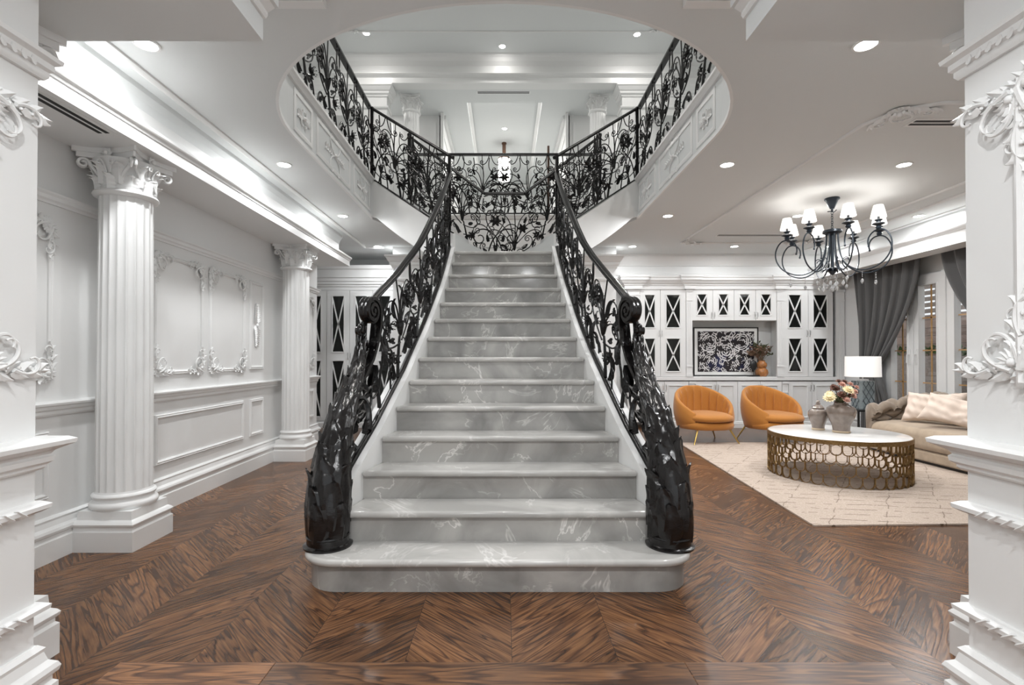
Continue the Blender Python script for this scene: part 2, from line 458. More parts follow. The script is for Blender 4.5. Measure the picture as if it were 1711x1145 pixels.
        return s.sheet(g, th or max(0.003, W*0.12))
    def build(s, name, mat, parent=None, smooth=True, bevel=0.0, world=True, angle=40):
        me = bpy.data.meshes.new(name)
        vs = s.v
        off = MATS.get(parent.name) if (parent is not None and world) else None
        if off is not None:
            inv = off.inverted(); vs = [inv @ p for p in vs]
        me.from_pydata([tuple(p) for p in vs], [], s.f)
        bm = bmesh.new(); bm.from_mesh(me)
        bmesh.ops.recalc_face_normals(bm, faces=bm.faces); bm.to_mesh(me); bm.free()
        me.materials.append(M[mat] if isinstance(mat, str) else mat)
        if smooth:
            for p in me.polygons: p.use_smooth = True
            try: me.set_sharp_from_angle(angle=R(angle))
            except Exception: pass
        ob = bpy.data.objects.new(name, me)
        if parent is not None:
            ob.parent = parent
            if parent.name in MATS: MATS[ob.name] = MATS[parent.name]
        COL.objects.link(ob)
        if bevel:
            md = ob.modifiers.new('bevel', 'BEVEL'); md.width = bevel; md.segments = 2; md.limit_method = 'ANGLE'; md.angle_limit = R(50)
        return ob

def tag(o, label=None, cat=None, group=None, kind=None):
    if label: o['label'] = label
    if cat: o['category'] = cat
    if group: o['group'] = group
    if kind: o['kind'] = kind
    return o
def thing(name, label, cat, loc=(0,0,0), rz=0.0, group=None):
    o = bpy.data.objects.new(name, None); o.empty_display_size = 0.1
    COL.objects.link(o); o.location = loc; o.rotation_euler = (0, 0, rz)
    MATS[o.name] = Matrix.Translation(Vector(loc)) @ Matrix.Rotation(rz, 4, 'Z')
    return tag(o, label, cat, group)
def kids(o): return [c for c in bpy.data.objects if c.parent == o]
def dup(o, loc=None, rz=None, label=None, parent=None, scale=None):
    c = o.copy(); COL.objects.link(c)
    if parent is not None: c.parent = parent
    for k in KID[o.name] if o.name in KID else KID.setdefault(o.name, kids(o)): dup(k, parent=c)
    if loc is not None: c.location = loc
    if rz is not None: c.rotation_euler = (0, 0, rz)
    if scale is not None: c.scale = scale
    if label: c['label'] = label
    return c
KID = {}
def struct(name, mb, mat, smooth=False, **k):
    o = mb.build(name, mat, None, smooth, **k); o['kind'] = 'structure'; return o
def V(*a): return Vector(a)
XA, YA, ZA = V(1,0,0), V(0,1,0), V(0,0,1)
def curl2(p, ang, L_, k0, k1, n=26, pw=1.6):
    """2D curve of growing curvature (a scroll)"""
    x, y = p; pts = [(x, y)]; st = L_/n
    for i in range(n):
        u = (i+0.5)/n
        ang += (k0 + (k1-k0)*u**pw)*st
        x += math.cos(ang)*st; y += math.sin(ang)*st
        pts.append((x, y))
    return pts
def spiral(p, ang, L_, turns, k0=0.0, n=34, pw=2.3):
    k1 = (turns*2*PI/L_-k0)*(pw+1)+k0
    return curl2(p, ang, L_, k0, k1, n, pw)

# ================================================================ THE SETTING
ZC, ZB, ZF, ZU, ZH = 3.0, 2.56, 3.5, 6.83, 6.35    # ceiling, beam soffit, upper floor, upper ceiling, hall soffit
struct('floor', MB().box(-4.7, 6.07, -2.0, 9.3, -0.06, 0), 'floor')
for i, (a, b_) in enumerate(((-1.54, -0.92), (-0.915, 0.72), (0.725, 1.54))):
    struct('trim_1', MB().box(a, b_, 1.83, 2.05, -0.02, 0.0012), 'board')
struct('trim_1', MB().box(-1.54, 1.54, -1.9, 1.825, -0.02, 0.0010), 'board')

# slab with the stair void (near end elliptical)
def void_outline(n=40):
    p = []
    for i in range(n+1):
        q = PI*i/n
        p.append((-1.71*math.cos(q), 4.1 - 1.58*math.sin(q)))
    p += [(1.71, 6.51), (1.40, 7.35), (1.42, 8.19), (-1.42, 8.19), (-1.40, 7.35), (-1.71, 6.51)]
    return p
VOID = void_outline()
def slab():
    mb = MB()
    outer = [(-2.43, -2.0), (5.6, -2.0), (5.6, 9.3), (-2.43, 9.3)]
    lists = [[V(x, y, 0) for x, y in outer], [V(x, y, 0) for x, y in VOID]]
    flat = outer + VOID
    tr = tessellate_polygon(lists)
    vs = [(x, y, ZC) for x, y in flat] + [(x, y, ZF) for x, y in flat]; n = len(flat)
    fs = [tuple(t) for t in tr] + [tuple(i+n for i in t) for t in tr]
    fs += [(i, (i+1) % 4, n+(i+1) % 4, n+i) for i in range(4)]
    m = len(VOID)
    fs += [(4+i, 4+(i+1) % m, n+4+(i+1) % m, n+4+i) for i in range(m)]
    return mb.add(vs, fs)
struct('ceiling', slab(), 'ceiling')
struct('ceiling', MB().box(-4.7, -2.43, 7.45, 9.3, ZC, ZF), 'ceiling')
struct('ceiling', MB().box(-4.7, -2.43, -2.0, 7.45, ZC+0.02, ZF), 'ceiling')
struct('ceiling', MB().box(5.6, 6.07, -2.0, 9.3, ZC, ZF), 'ceiling')
struct('ceiling', MB().box(-4.3, 4.3, 9.3, 16.2, 3.2, ZF), 'ceiling')

# walls downstairs
struct('wall_left', MB().box(-2.87, -2.75, 1.7, 7.45, 0, ZC+0.02), 'wall')
struct('wall_left', MB().box(-4.7, -4.6, 7.45, 9.3, 0, ZC), 'wall')
struct('wall_left', MB().box(-4.6, -2.87, 7.35, 7.45, 0, ZC), 'wall')
struct('wall_back', MB().box(-4.7, 6.07, 9.25, 9.35, 0, ZC), 'wall')
struct('wall_right', MB().box(5.95, 6.07, 7.87, 9.25, 0, ZC).box(5.95, 6.07, 1.7, 5.30, 0, ZC).box(5.95, 6.07, 5.30, 7.87, 2.40, ZC), 'wall')
struct('wall_near_left', MB().box(-4.7, -1.566, -2.0, 1.7, 0, ZB), 'wall')
struct('wall_near_right', MB().box(1.545, 6.07, -2.0, 1.7, 0, ZB), 'wall')
# dropped soffits over the opening, with the coffer between them
for s in (-1, 1):
    x1 = -4.7 if s < 0 else 6.07
    mb = MB().box(s*1.02, x1, -2.0, 2.137, ZB, 2.66)
    mb.box(s*0.955, x1, -2.0, 2.137, 2.70, ZC)
    struct('ceiling', mb, 'ceiling')
    pr = [(0,0), (0.012,0), (0.02,0.012), (0.02,0.025), (0.05,0.045), (0.062,0.05), (0.065,0.065), (0,0.065)]
    pts = [(s*1.02, 2.137), (s*1.02, -2.0)] if s < 0 else [(1.02, -2.0), (1.02, 2.137)]
    if s < 0: pts = pts[::-1]; 
    if s > 0: pts = pts[::-1]
    struct('trim_2', MB().sweep(pr, pts, o=(0,0,2.655)), 'trim')
    a, b_ = sorted((s*1.14, s*0.89))
    struct('trim_2', MB().sweep([(0,0), (0.03,0.0), (0.05,-0.02), (0.055,-0.035), (0,-0.035)], [(a, 2.525), (b_, 2.525)], o=(0,0,ZC)), 'trim')

# left beam, ledge and cove
struct('trim_3', MB().box(-2.75, -2.28, 2.137, 7.48, ZB, 2.645), 'trim')
struct('trim_3', MB().sweep([(0,0), (0.006,0.004), (0.012,0.02), (0.022,0.03), (0.026,0.038), (0.026,0.056), (-0.02,0.056), (-0.02,0)], [(-2.28, 2.137), (-2.28, 7.48), (-2.75, 7.48)], o=(0,0,2.635)), 'trim')
struct('wall_left', MB().box(-2.75, -2.43, 2.137, 7.45, 2.645, ZC+0.02), 'wall')
struct('trim_3', MB().sweep([(0,0), (0.06,0), (0.05,-0.03), (0.02,-0.07), (0,-0.12)], [(-2.43, 2.137), (-2.43, 7.45)], o=(0,0,ZC)), 'ceiling')
CEILTRIM = [(-0.03,0), (-0.03,-0.008), (-0.015,-0.014), (0.0,-0.010), (0.008,-0.02), (0.028,-0.012), (0.03,0)]
struct('trim_4', MB().sweep(CEILTRIM, [(-2.25, 2.14), (-2.25, 8.2), (-1.95, 8.2)], o=(0,0,ZC)), 'trim')
# right pelmet, ledge and cove
struct('trim_5', MB().box(5.31, 5.60, 1.7, 9.25, ZB, 2.72), 'trim')
struct('trim_5', MB().sweep([(0,0), (0.006,0.004), (0.012,0.02), (0.022,0.035), (0.026,0.05), (0.026,0.063), (-0.02,0.063), (-0.02,0)], [(5.31, 9.25), (5.31, 1.7)], o=(0,0,2.705)), 'trim')
struct('wall_right', MB().box(5.50, 5.60, 1.7, 9.25, 2.72, ZC), 'wall')
struct('trim_4', MB().sweep(CEILTRIM, [(5.42, 9.1), (5.42, 1.75)], o=(0,0,ZC)), 'trim')
struct('trim_4', MB().sweep(CEILTRIM, [(4.98, 9.0), (4.98, 1.75)], o=(0,0,ZC)), 'trim')
# cove strips
def cove(name_, x, y0, y1, z, label):
    t = thing(name_, label, 'light strip', ((x, (y0+y1)/2, z)))
    MB().box(x-0.015, x+0.015, y0, y1, z, z+0.012).build('housing', 'trim', t, False)
    MB().box(x-0.010, x+0.010, y0, y1, z+0.012, z+0.020).build('diffuser', 'cove', t, False)
cove('cove_light_strip', -2.37, 2.2, 7.44, 2.694, 'white light strip lying on the ledge above the left columns')
cove('cove_light_strip', 5.40, 1.8, 9.2, 2.771, 'white light strip lying on the pelmet ledge above the curtains')

# central wall block behind the stair
CROWN = [(0,0), (0.015,0), (0.02,0.03), (0.045,0.05), (0.05,0.09), (0.065,0.10), (0.10,0.16), (0.115,0.175), (0.115,0.20), (0,0.20)]
struct('wall_block', MB().box(-1.80, 1.80, 8.19, 9.25, 0, ZC), 'wall')
struct('trim_6', MB().sweep(CROWN, [(-1.80, 9.2), (-1.80, 8.19), (1.80, 8.19), (1.80, 9.2)], o=(0,0,2.66)), 'trim')
struct('trim_6', MB().sweep([(0,0), (0.02,0), (0.03,0.03), (0.03,0.05), (0,0.06)], [(-1.80, 9.2), (-1.80, 8.19), (1.80, 8.19), (1.80, 9.2)], o=(0,0,2.45)), 'trim')
struct('wall_block', MB().box(-1.42, 1.42, 8.172, 8.3, ZC-0.005, ZF), 'wall')
struct('trim_6', MB().sweep([(0,0), (0.02,0.01), (0.04,0.05), (0.05,0.06), (0,0.06)], [(-1.42, 8.172), (1.42, 8.172)], o=(0,0,3.44)), 'trim')
BASE = [(0,0), (0.045,0), (0.045,0.125), (0.034,0.135), (0.034,0.150), (0.046,0.160), (0.050,0.175), (0.044,0.190), (0.026,0.205), (0.018,0.235), (0.022,0.248), (0.008,0.262), (0,0.262)]
struct('baseboard_back', MB().sweep(BASE, [(-1.80, 8.85), (-1.80, 8.19), (1.80, 8.19), (1.80, 8.85)]), 'trim')
struct('baseboard_left', MB().sweep(BASE, [(-2.75, 1.7), (-2.75, 7.45), (-2.87, 7.45)]), 'trim')
struct('baseboard_near_left', MB().sweep(BASE, [(-1.566, -1.9), (-1.566, 1.7), (-1.80, 1.7)]), 'trim')
struct('baseboard_near_right', MB().sweep(BASE, [(1.80, 1.7), (1.545, 1.7), (1.545, -1.9)]), 'trim')
struct('baseboard_right', MB().sweep(BASE, [(5.95, 9.2), (5.95, 7.90)]).sweep(BASE, [(5.95, 5.3), (5.95, 1.75)]), 'trim')
CHAIR = [(0,0), (0.012,0), (0.018,0.012), (0.018,0.030), (0.030,0.040), (0.034,0.058), (0.048,0.066), (0.050,0.078), (0.036,0.086), (0,0.09)]
struct('trim_7', MB().sweep(CHAIR, [(-2.75, 1.7), (-2.75, 7.45), (-2.87, 7.45)], o=(0,0,0.868)), 'trim')
FRIEZE = [(0,0), (0.012,0), (0.016,0.014), (0.028,0.024), (0.030,0.045), (0.042,0.055), (0.045,0.066), (0,0.07)]
struct('trim_8', MB().sweep(FRIEZE, [(-2.75, 1.7), (-2.75, 7.45), (-2.87, 7.45)], o=(0,0,2.15)), 'trim')
BIGCHAIR = [(0,0), (0.012,0), (0.02,0.008), (0.02,0.016), (0.034,0.026), (0.036,0.042), (0.028,0.05), (0.036,0.062), (0.055,0.072), (0.075,0.082), (0.078,0.096), (0.06,0.106), (0,0.11)]
for s, x in ((-1, -1.566), (1, 1.545)):
    path = [(x, -1.9), (x, 1.7), (x-0.3, 1.7)] if s < 0 else [(x+0.3, 1.7), (x, 1.7), (x, -1.9)]
    side = 'left' if s < 0 else 'right'
    struct('trim_9', MB().sweep(BIGCHAIR, path, o=(0,0,0.848)), 'trim')
    mb = MB().sweep([(0,0), (0.012,0), (0.02,0.012), (0.02,0.028), (0.03,0.036), (0.03,0.056), (0.045,0.066), (0.048,0.08), (0,0.085)], path, o=(0,0,2.16))
    # small leaf beading on the cornice
    for k in range(60):
        y = 1.66-0.034*k
        mb.leaf((x-s*0.030, y, 2.185), (0, -0.6, 0.8), (-s, 0, 0), 0.03, 0.008, 0.3, 0, nu=5)
    struct('trim_10', mb, 'plaster', smooth=True)
# ceiling panel frame in the living room with scrolled corners comes with the ornaments below

# ---------------- void fascia mouldings (panelled edge of the upper floor)
def fascia():
    mb = MB()
    path = [p for p in VOID if p[1] < 6.6]
    path = [path[-1]] + path[:-1]       # left end first: (-1.71,6.51) -> round the near end -> (1.71,6.51)
    path = path[::-1]
    for z, prof in ((3.445, [(0,0), (0.02,0.0), (0.035,0.03), (0.05,0.04), (0.05,0.062), (0,0.062)]), (3.0, [(0,0), (0.02,0.0), (0.02,0.03), (0.008,0.045), (0,0.045)])):
        mb.sweep(prof, path, o=(0,0,z))
    return mb
struct('trim_11', fascia(), 'trim')

# ---------------- upstairs shell
struct('wall_upper_left', MB().box(-4.3, -4.2, 1.5, 16, ZF, ZU), 'wall')
struct('wall_upper_right', MB().box(4.2, 4.3, 1.5, 16, ZF, ZU), 'wall')
struct('wall_upper_near', MB().box(-4.3, 4.3, 1.4, 1.5, ZF, ZU), 'wall')
struct('ceiling', MB().box(-4.3, 4.3, 1.4, 16.2, ZU, ZU+0.1), 'ceiling')
# beam over the hall opening
struct('wall_upper_back', MB().box(-4.2, 4.2, 9.48, 9.70, ZH, ZU), 'wall')
struct('trim_12', MB().sweep([(0,0), (0.02,0), (0.02,0.10), (0.04,0.11), (0.06,0.13), (0.10,0.14), (0.10,0.155), (0,0.155)], [(-4.2, 9.48), (4.2, 9.48)], o=(0,0,ZH)), 'trim')
struct('trim_12', MB().sweep([(0,0), (0.16,0), (0.15,-0.03), (0.11,-0.05), (0.07,-0.10), (0.03,-0.13), (0,-0.15)], [(-4.2, 9.48), (4.2, 9.48)], o=(0,0,ZU)), 'trim')
for s in (-1, 1):
    a, b_ = sorted((s*2.20, s*4.2))
    struct('wall_upper_back', MB().box(*sorted((s*2.20, s*2.62)), 9.48, 9.80, ZF, ZH).box(*sorted((s*3.5, s*4.2)), 9.48, 9.80, ZF, ZH).box(*sorted((s*2.62, s*3.5)), 9.48, 9.80, 5.75, ZH), 'wall')
    pth = [(-4.2, 9.48), (-2.20, 9.48), (-2.20, 9.8)] if s < 0 else [(2.20, 9.8), (2.20, 9.48), (4.2, 9.48)]
    struct('trim_13', MB().sweep(CROWN, pth, o=(0,0,6.10)).sweep([(0,0), (0.02,0), (0.03,0.02), (0.03,0.04), (0,0.05)], pth, o=(0,0,5.88)), 'trim')
    struct('wall_upper_back', MB().box(*sorted((s*1.30, s*4.2)), 10.75, 10.85, ZF, ZH).box(*sorted((s*1.30, s*1.38)), 10.75, 16, ZF, ZH), 'wall')
    struct('trim_14', MB().box(*sorted((s*1.30, s*4.2)), 10.72, 10.75, 5.55, 5.60).box(*sorted((s*1.45, s*1.50)), 10.73, 10.75, ZF, 6.2).box(*sorted((s*2.35, s*2.40)), 10.73, 10.75, ZF, 6.2), 'trim')
    struct('trim_14', MB().box(*sorted((s*1.28, s*1.34)), 10.60, 10.75, ZF, ZH).box(*sorted((s*1.24, s*1.30)), 10.75, 16, 6.27, ZH).box(*sorted((s*1.28, s*1.30)), 10.8, 16, 5.9, 5.95), 'trim')
struct('wall_upper_end', MB().box(-4.2, 4.2, 16.0, 16.1, ZF, ZH), 'wall')
# hall soffit with a recessed tray
t0, t1, tw = 10.2, 15.6, 0.76
struct('ceiling', MB().box(-4.2, -tw, 9.70, 16, ZH, ZH+0.08).box(tw, 4.2, 9.70, 16, ZH, ZH+0.08).box(-tw, tw, 9.70, t0, ZH, ZH+0.08).box(-tw, tw, t1, 16, ZH, ZH+0.08), 'ceiling')
struct('ceiling', MB().box(-tw-0.05, tw+0.05, t0-0.05, t1+0.05, ZH+0.20, ZH+0.25), 'ceiling')
struct('trim_15', MB().box(-tw-0.05, -tw, t0, t1, ZH+0.08, ZH+0.2).box(tw, tw+0.05, t0, t1, ZH+0.08, ZH+0.2).box(-tw, tw, t1, t1+0.05, ZH+0.08, ZH+0.2)
       .sweep([(0,0), (0.03,-0.02), (0.06,-0.03), (0.06,-0.06), (0.0,-0.08)][::-1], [(-tw, t0), (-tw, t1), (tw, t1), (tw, t0)], o=(0,0,ZH+0.2)), 'trim')

# ---------------- outside the french doors
struct('ground_outside', MB().box(6.07, 12, 0, 12, -0.12, -0.02), 'paver', ); 
gw = MB().box(8.3, 8.5, 1.0, 12, 0, 2.05).build('garden_wall', 'brick', None, False); tag(gw, 'brown brick garden wall standing outside the french doors', 'wall', kind='structure')
pl = thing('planter_box', 'long rendered planter of low hedge in front of the garden wall', 'planter', (7.9, 6.5, 0))
MB().box(7.7, 8.2, 3.0, 11.0, 0, 1.25).build('trough', 'render_out', pl, False)
hb = MB(); random.seed(5)
for k in range(520):
    p = V(random.uniform(7.72, 8.18), random.uniform(3.0, 11.0), random.uniform(1.22, 1.42))
    hb.leaf(p, (random.uniform(-1,1), random.uniform(-1,1), random.uniform(0,1)+0.1), (random.uniform(-1,1), random.uniform(-1,1), 1), 0.09, 0.025, 0.4, 0, nu=4)
hb.build('foliage', 'hedge', pl)
lv = thing('louvre_screen', 'pale slatted screen rising above the garden wall', 'screen', (8.4, 7, 2.05))
lm = MB()
for k in range(9): lm.box(8.38, 8.42, 2.5, 12, 2.10+0.12*k, 2.18+0.12*k)
lm.build('slats', 'render_out', lv, False)
pm = MB()
for y in (2.6, 5, 7.4, 9.8): pm.box(8.36, 8.44, y, y+0.07, 2.052, 3.2)
pm.build('posts', 'render_out', lv, False)

# ================================================================ FRENCH DOORS (right wall)
def leaf_door(n, y0, y1, g0, g1, handle_y=None):
    """one glazed leaf in the plane of the right wall"""
    t = thing('door_%d' % n, None, None, (5.95, (y0+y1)/2, 0)); t['kind'] = 'structure'
    mb = MB().box(5.90, 5.98, y0, g0, 0.02, 2.38).box(5.90, 5.98, g1, y1, 0.02, 2.38).box(5.90, 5.98, g0, g1, 2.236, 2.38).box(5.90, 5.98, g0, g1, 0.02, 0.24)
    mb.sweep([(0,0), (0,0.012), (0.012,0.012), (0.02,0)], [(g0, 0.24), (g1, 0.24), (g1, 2.236), (g0, 2.236)], True, (5.90,0,0), (0,1,0), (0,0,1), (-1,0,0))
    mb.build('door_frame', 'trim', t, False)
    MB().box(5.935, 5.945, g0, g1, 0.24, 2.236).build('pane', 'glass', t, False)
    m2 = MB(); c = (g0+g1)/2; m2.box(5.947, 5.957, c-0.009, c+0.009, 0.24, 2.236)
    for z in (1.78, 1.32, 0.86, 0.45): m2.box(5.947, 5.957, g0, g1, z-0.009, z+0.009)
    m2.build('glazing_bar', 'muntin', t, False)
    if handle_y is not None:
        h = MB().box(5.885, 5.90, handle_y-0.015, handle_y+0.015, 1.12, 1.34).tube([(5.885, handle_y, 1.26), (5.855, handle_y, 1.26), (5.85, handle_y, 1.14)], 0.010, 8)
        h.build('door_handle', 'trim', t)
leaf_door(1, 7.34, 7.87, 7.45, 7.75, 7.40)
leaf_door(1, 6.84, 7.33, 6.937, 7.235, 7.28)
leaf_door(2, 6.10, 6.78, 6.24, 6.66, 6.16)
leaf_door(2, 5.30, 6.09, 5.45, 5.95)
struct('trim_16', MB().box(5.88, 5.95, 6.78, 6.84, 0, 2.40).sweep([(0,0), (0,0.02), (0.05,0.03), (0.07,0.02), (0.07,0)], [(5.30, 0), (5.30, 2.40), (7.87, 2.40), (7.87, 0)], False, (5.95,0,0), (0,1,0), (0,0,1), (-1,0,0)), 'trim')

# ================================================================ CORINTHIAN COLUMN (prototype)
def make_column(label, loc, H=2.56, group='corinthian columns'):
    t = thing('corinthian_column', label, 'column', loc, 0, group)
    w = 0.195
    mb = MB()
    sq = lambda r: [(-r,-r), (r,-r), (r,r), (-r,r)]
    # stepped square plinth as one profile swept round the square
    mb.sweep([(-0.17,0), (0.0,0), (0.0,0.125), (-0.010,0.135), (-0.010,0.150), (0.0,0.158), (0.003,0.172), (-0.006,0.185), (-0.022,0.196), (-0.026,0.250), (-0.17,0.250)], sq(w), True)
    mb.box(-0.1, 0.1, -0.1, 0.1, 0.0, 0.249)
    mb.build('plinth', 'trim', t, world=False)
    MB().lathe([(0.02,0.25), (0.178,0.25), (0.188,0.262), (0.190,0.275), (0.184,0.29), (0.172,0.298), (0.166,0.305), (0.166,0.315), (0.174,0.322), (0.178,0.333), (0.174,0.343), (0.162,0.350), (0.158,0.362), (0.02,0.362)], n=40).build('base', 'trim', t, world=False)
    z0, z1 = 0.362, H-0.275
    n = 20; K = 8; g = []
    s = MB(); m = 14; rings = []
    for i in range(m+1):
        u = i/m; z = z0+(z1-z0)*u
        r = 0.158 - 0.010*u**1.5
        d = 0.011*min(1, min(u, 1-u)*28)
        ring = []
        for k in range(n):
            for q in range(K):
                a = 2*PI*(k+q/K)/n
                f = 0 if q in (0, 1) else math.sin(PI*(q-1)/(K-1))
                rr = r - d*f**0.6 if f > 0 else r
                ring.append((rr*math.cos(a), rr*math.sin(a), z))
        rings.append(ring)
    N_ = n*K
    s.add([p for r_ in rings for p in r_], [(i*N_+k, i*N_+(k+1) % N_, (i+1)*N_+(k+1) % N_, (i+1)*N_+k) for i in range(m) for k in range(N_)] + [tuple(range(N_))[::-1], tuple(range(m*N_, (m+1)*N_))])
    s.build('shaft', 'trim', t, world=False, angle=25)
    c = MB(); zc = H-0.275
    c.lathe([(0.05,zc-0.02), (0.160,zc-0.02), (0.178,zc-0.012), (0.184,zc), (0.178,zc+0.012), (0.158,zc+0.018), (0.150,zc+0.022), (0.148,zc+0.10), (0.160,zc+0.17), (0.185,zc+0.215), (0.05,zc+0.215)], n=40)
    # abacus: concave sided slab in two tiers
    for r0, za, zb in ((0.262, H-0.062, H-0.030), (0.285, H-0.030, H)):
        poly = []
        for q in range(4):
            a0 = q*PI/2
            ex, ey = V(math.cos(a0), math.sin(a0), 0), V(-math.sin(a0), math.cos(a0), 0)
            hw = r0*0.80; cc = r0*0.90*0.80
            for i in range(9):
                v_ = -1+2*i/8
                p = ex*(cc*(1.0) - 0.052*(1-v_*v_)) + ey*(v_*(hw*0.86))
                poly.append((p.x, p.y))
        c.prism(poly, za, zb)
    cap = c.build('capital', 'plaster', t, world=False)
    # acanthus leaves: two rows of eight
    for row, (zz, rr, L_, W, ph) in enumerate(((zc+0.018, 0.150, 0.115, 0.042, 0), (zc+0.050, 0.150, 0.165, 0.040, 0.5))):
        for k in range(8):
            a = 2*PI*(k+ph)/8
            dr = V(math.cos(a), math.sin(a), 0)
            lf = MB().leaf(dr*rr+V(0,0,zz), ZA+dr*0.10, dr, L_, W*1.12, 0.30, 5, hook=2.2, nu=19, rib=0.35)
            lf.leaf(dr*(rr+0.006)+V(0,0,zz), ZA+dr*0.10, dr, L_*0.78, W*0.5, 0.30, 4, hook=2.0, nu=13, rib=0.6)
            lf.build('acanthus_leaf', 'plaster', cap, world=False)
    for k in range(4):      # corner volutes
        a = PI/4+k*PI/2; dr = V(math.cos(a), math.sin(a), 0); sd = V(-math.sin(a), math.cos(a), 0)
        v = MB()
        for sg in (-1, 1):
            pts = [dr*(0.15+0.055*u)+V(0,0,zc+0.10+0.10*u)+sd*sg*0.05*(1-u) for u in (0, 0.3, 0.6)]
            cx, cz, r = 0.226, H-0.100, 0.034
            for i in range(22):
                q = PI*0.95 - i*0.42
                rr = r*(1-i/26)
                pts.append(dr*(cx+rr*math.cos(q))+V(0,0,cz+rr*math.sin(q))+sd*sg*(0.008+0.010*i/22))
            v.tube(pts, [0.009]*3+[0.011*(1-0.5*i/22) for i in range(22)], 6)
        v.build('volute', 'plaster', cap, world=False)
    for k in range(4):
        a = k*PI/2; dr = V(math.cos(a), math.sin(a), 0); sd = V(-math.sin(a), math.cos(a), 0)
        fl = MB(); c0 = dr*0.168+V(0,0,H-0.035)
        fl.ball(c0+dr*0.012, 0.014, 8)
        for q in range(6):
            b_ = 2*PI*q/6
            fl.leaf(c0, sd*math.cos(b_)+ZA*math.sin(b_), dr, 0.036, 0.012, 0.3, 0, nu=5)
        for sg in (-1, 1):
            fl.tube([dr*(0.16)+V(0,0,zc+0.12)+sd*sg*0.012, dr*0.165+V(0,0,zc+0.16)+sd*sg*0.018]+[dr*0.185+V(0,0,zc+0.18)+sd*sg*(0.035+0.014*math.cos(2.6-j*0.6))+ZA*0.014*math.sin(2.6-j*0.6) for j in range(9)], 0.006, 5)
        fl.build('fleuron', 'plaster', cap, world=False)
    return t
col0 = make_column('white fluted column nearest the left wall panels, in front of them', (-2.525, 3.39, 0))
for loc, lab, z in (((-2.525, 6.16, 0), 'smaller looking white fluted column further back along the left wall', 1),
               ((-2.04, 1.925, 0), 'white column mostly hidden behind the near left wall end', 1),
               ((2.04, 1.925, 0), 'white column mostly hidden behind the near right wall end', 1),
               ((-1.84, 10.02, ZF), 'white upstairs column seen left of the hall vent', 1.113),
               ((1.84, 10.02, ZF), 'white upstairs column seen right of the hall vent', 1.113)):
    dup(col0, loc, 0, lab, scale=(1, 1, z))

# ================================================================ CARVED CORNERS AND WALL PANELS
def rococo(mb, o, U, V_, N_, c, su, sv, S, th=1.0, seed=0):
    """scrolled acanthus cluster at a frame corner; arms run towards +su, +sv"""
    rn = random.Random(seed)
    o, U, V_, N_ = map(Vector, (o, U, V_, N_))
    P = lambda a, b, h=0.0: o + U*(c[0]+su*a) + V_*(c[1]+sv*b) + N_*h
    D = lambda a, b: U*(su*a) + V_*(sv*b)
    k = S/0.10
    # shell at the corner
    for q in range(7):
        a = R(45 + (q-3)*24)
        mb.leaf(P(0.16*S, 0.16*S, 0.004*k), D(-math.cos(a), -math.sin(a)), N_, 0.34*S, 0.075*S, 0.5*th, 0, hook=0.3, nu=6, rib=0.5)
        mb.leaf(P(0.14*S, 0.14*S, 0.010*k), D(math.cos(a), math.sin(a)), N_, 0.26*S, 0.06*S, 0.4*th, 0, hook=0.6, nu=6, rib=0.5)
    mb.ball(P(0.15*S, 0.15*S, 0.012*k), 0.075*S, 8)
    for arm in (0, 1):
        A = (lambda a, b, h=0.0: P(a, b, h)) if arm == 0 else (lambda a, b, h=0.0: P(b, a, h))
        E = (lambda a, b: D(a, b)) if arm == 0 else (lambda a, b: D(b, a))
        cv = curl2((0.15*S, 0.02*S), 0.25, 0.95*S, 0.2/S, 9.0/S, 22)
        mb.tube([A(x, y, 0.012*k) for x, y in cv], [0.045*S*(1-0.5*i/22) for i in range(23)], 6)
        cv = curl2((0.55*S, 0.02*S), -0.5, 0.8*S, 1.0/S, 12.0/S, 18)
        mb.tube([A(x, y, 0.010*k) for x, y in cv], [0.038*S*(1-0.5*i/18) for i in range(19)], 6)
        for i in range(6):
            x = 0.25*S+0.15*S*i; sg = 1 if i % 2 else -1
            mb.leaf(A(x, 0.0, 0.008*k), E(0.8, 0.55*sg+rn.uniform(-0.2, 0.2)), N_, (0.30-0.02*i)*S, 0.085*S, 0.5*th, 3, hook=1.0, nu=7, rib=0.4)
        mb.leaf(A(0.85*S, 0.0, 0.006*k), E(1, 0), N_, 0.38*S, 0.06*S, 0.2, 3, hook=0.4, nu=7, rib=0.4)
        for i in range(3): mb.ball(A(0.42*S+0.2*S*i, 0.06*S, 0.012*k), 0.030*S, 6)
FR = [(-0.016,0), (-0.016,0.010), (-0.006,0.018), (0.004,0.012), (0.010,0.016), (0.016,0.008), (0.016,0)]
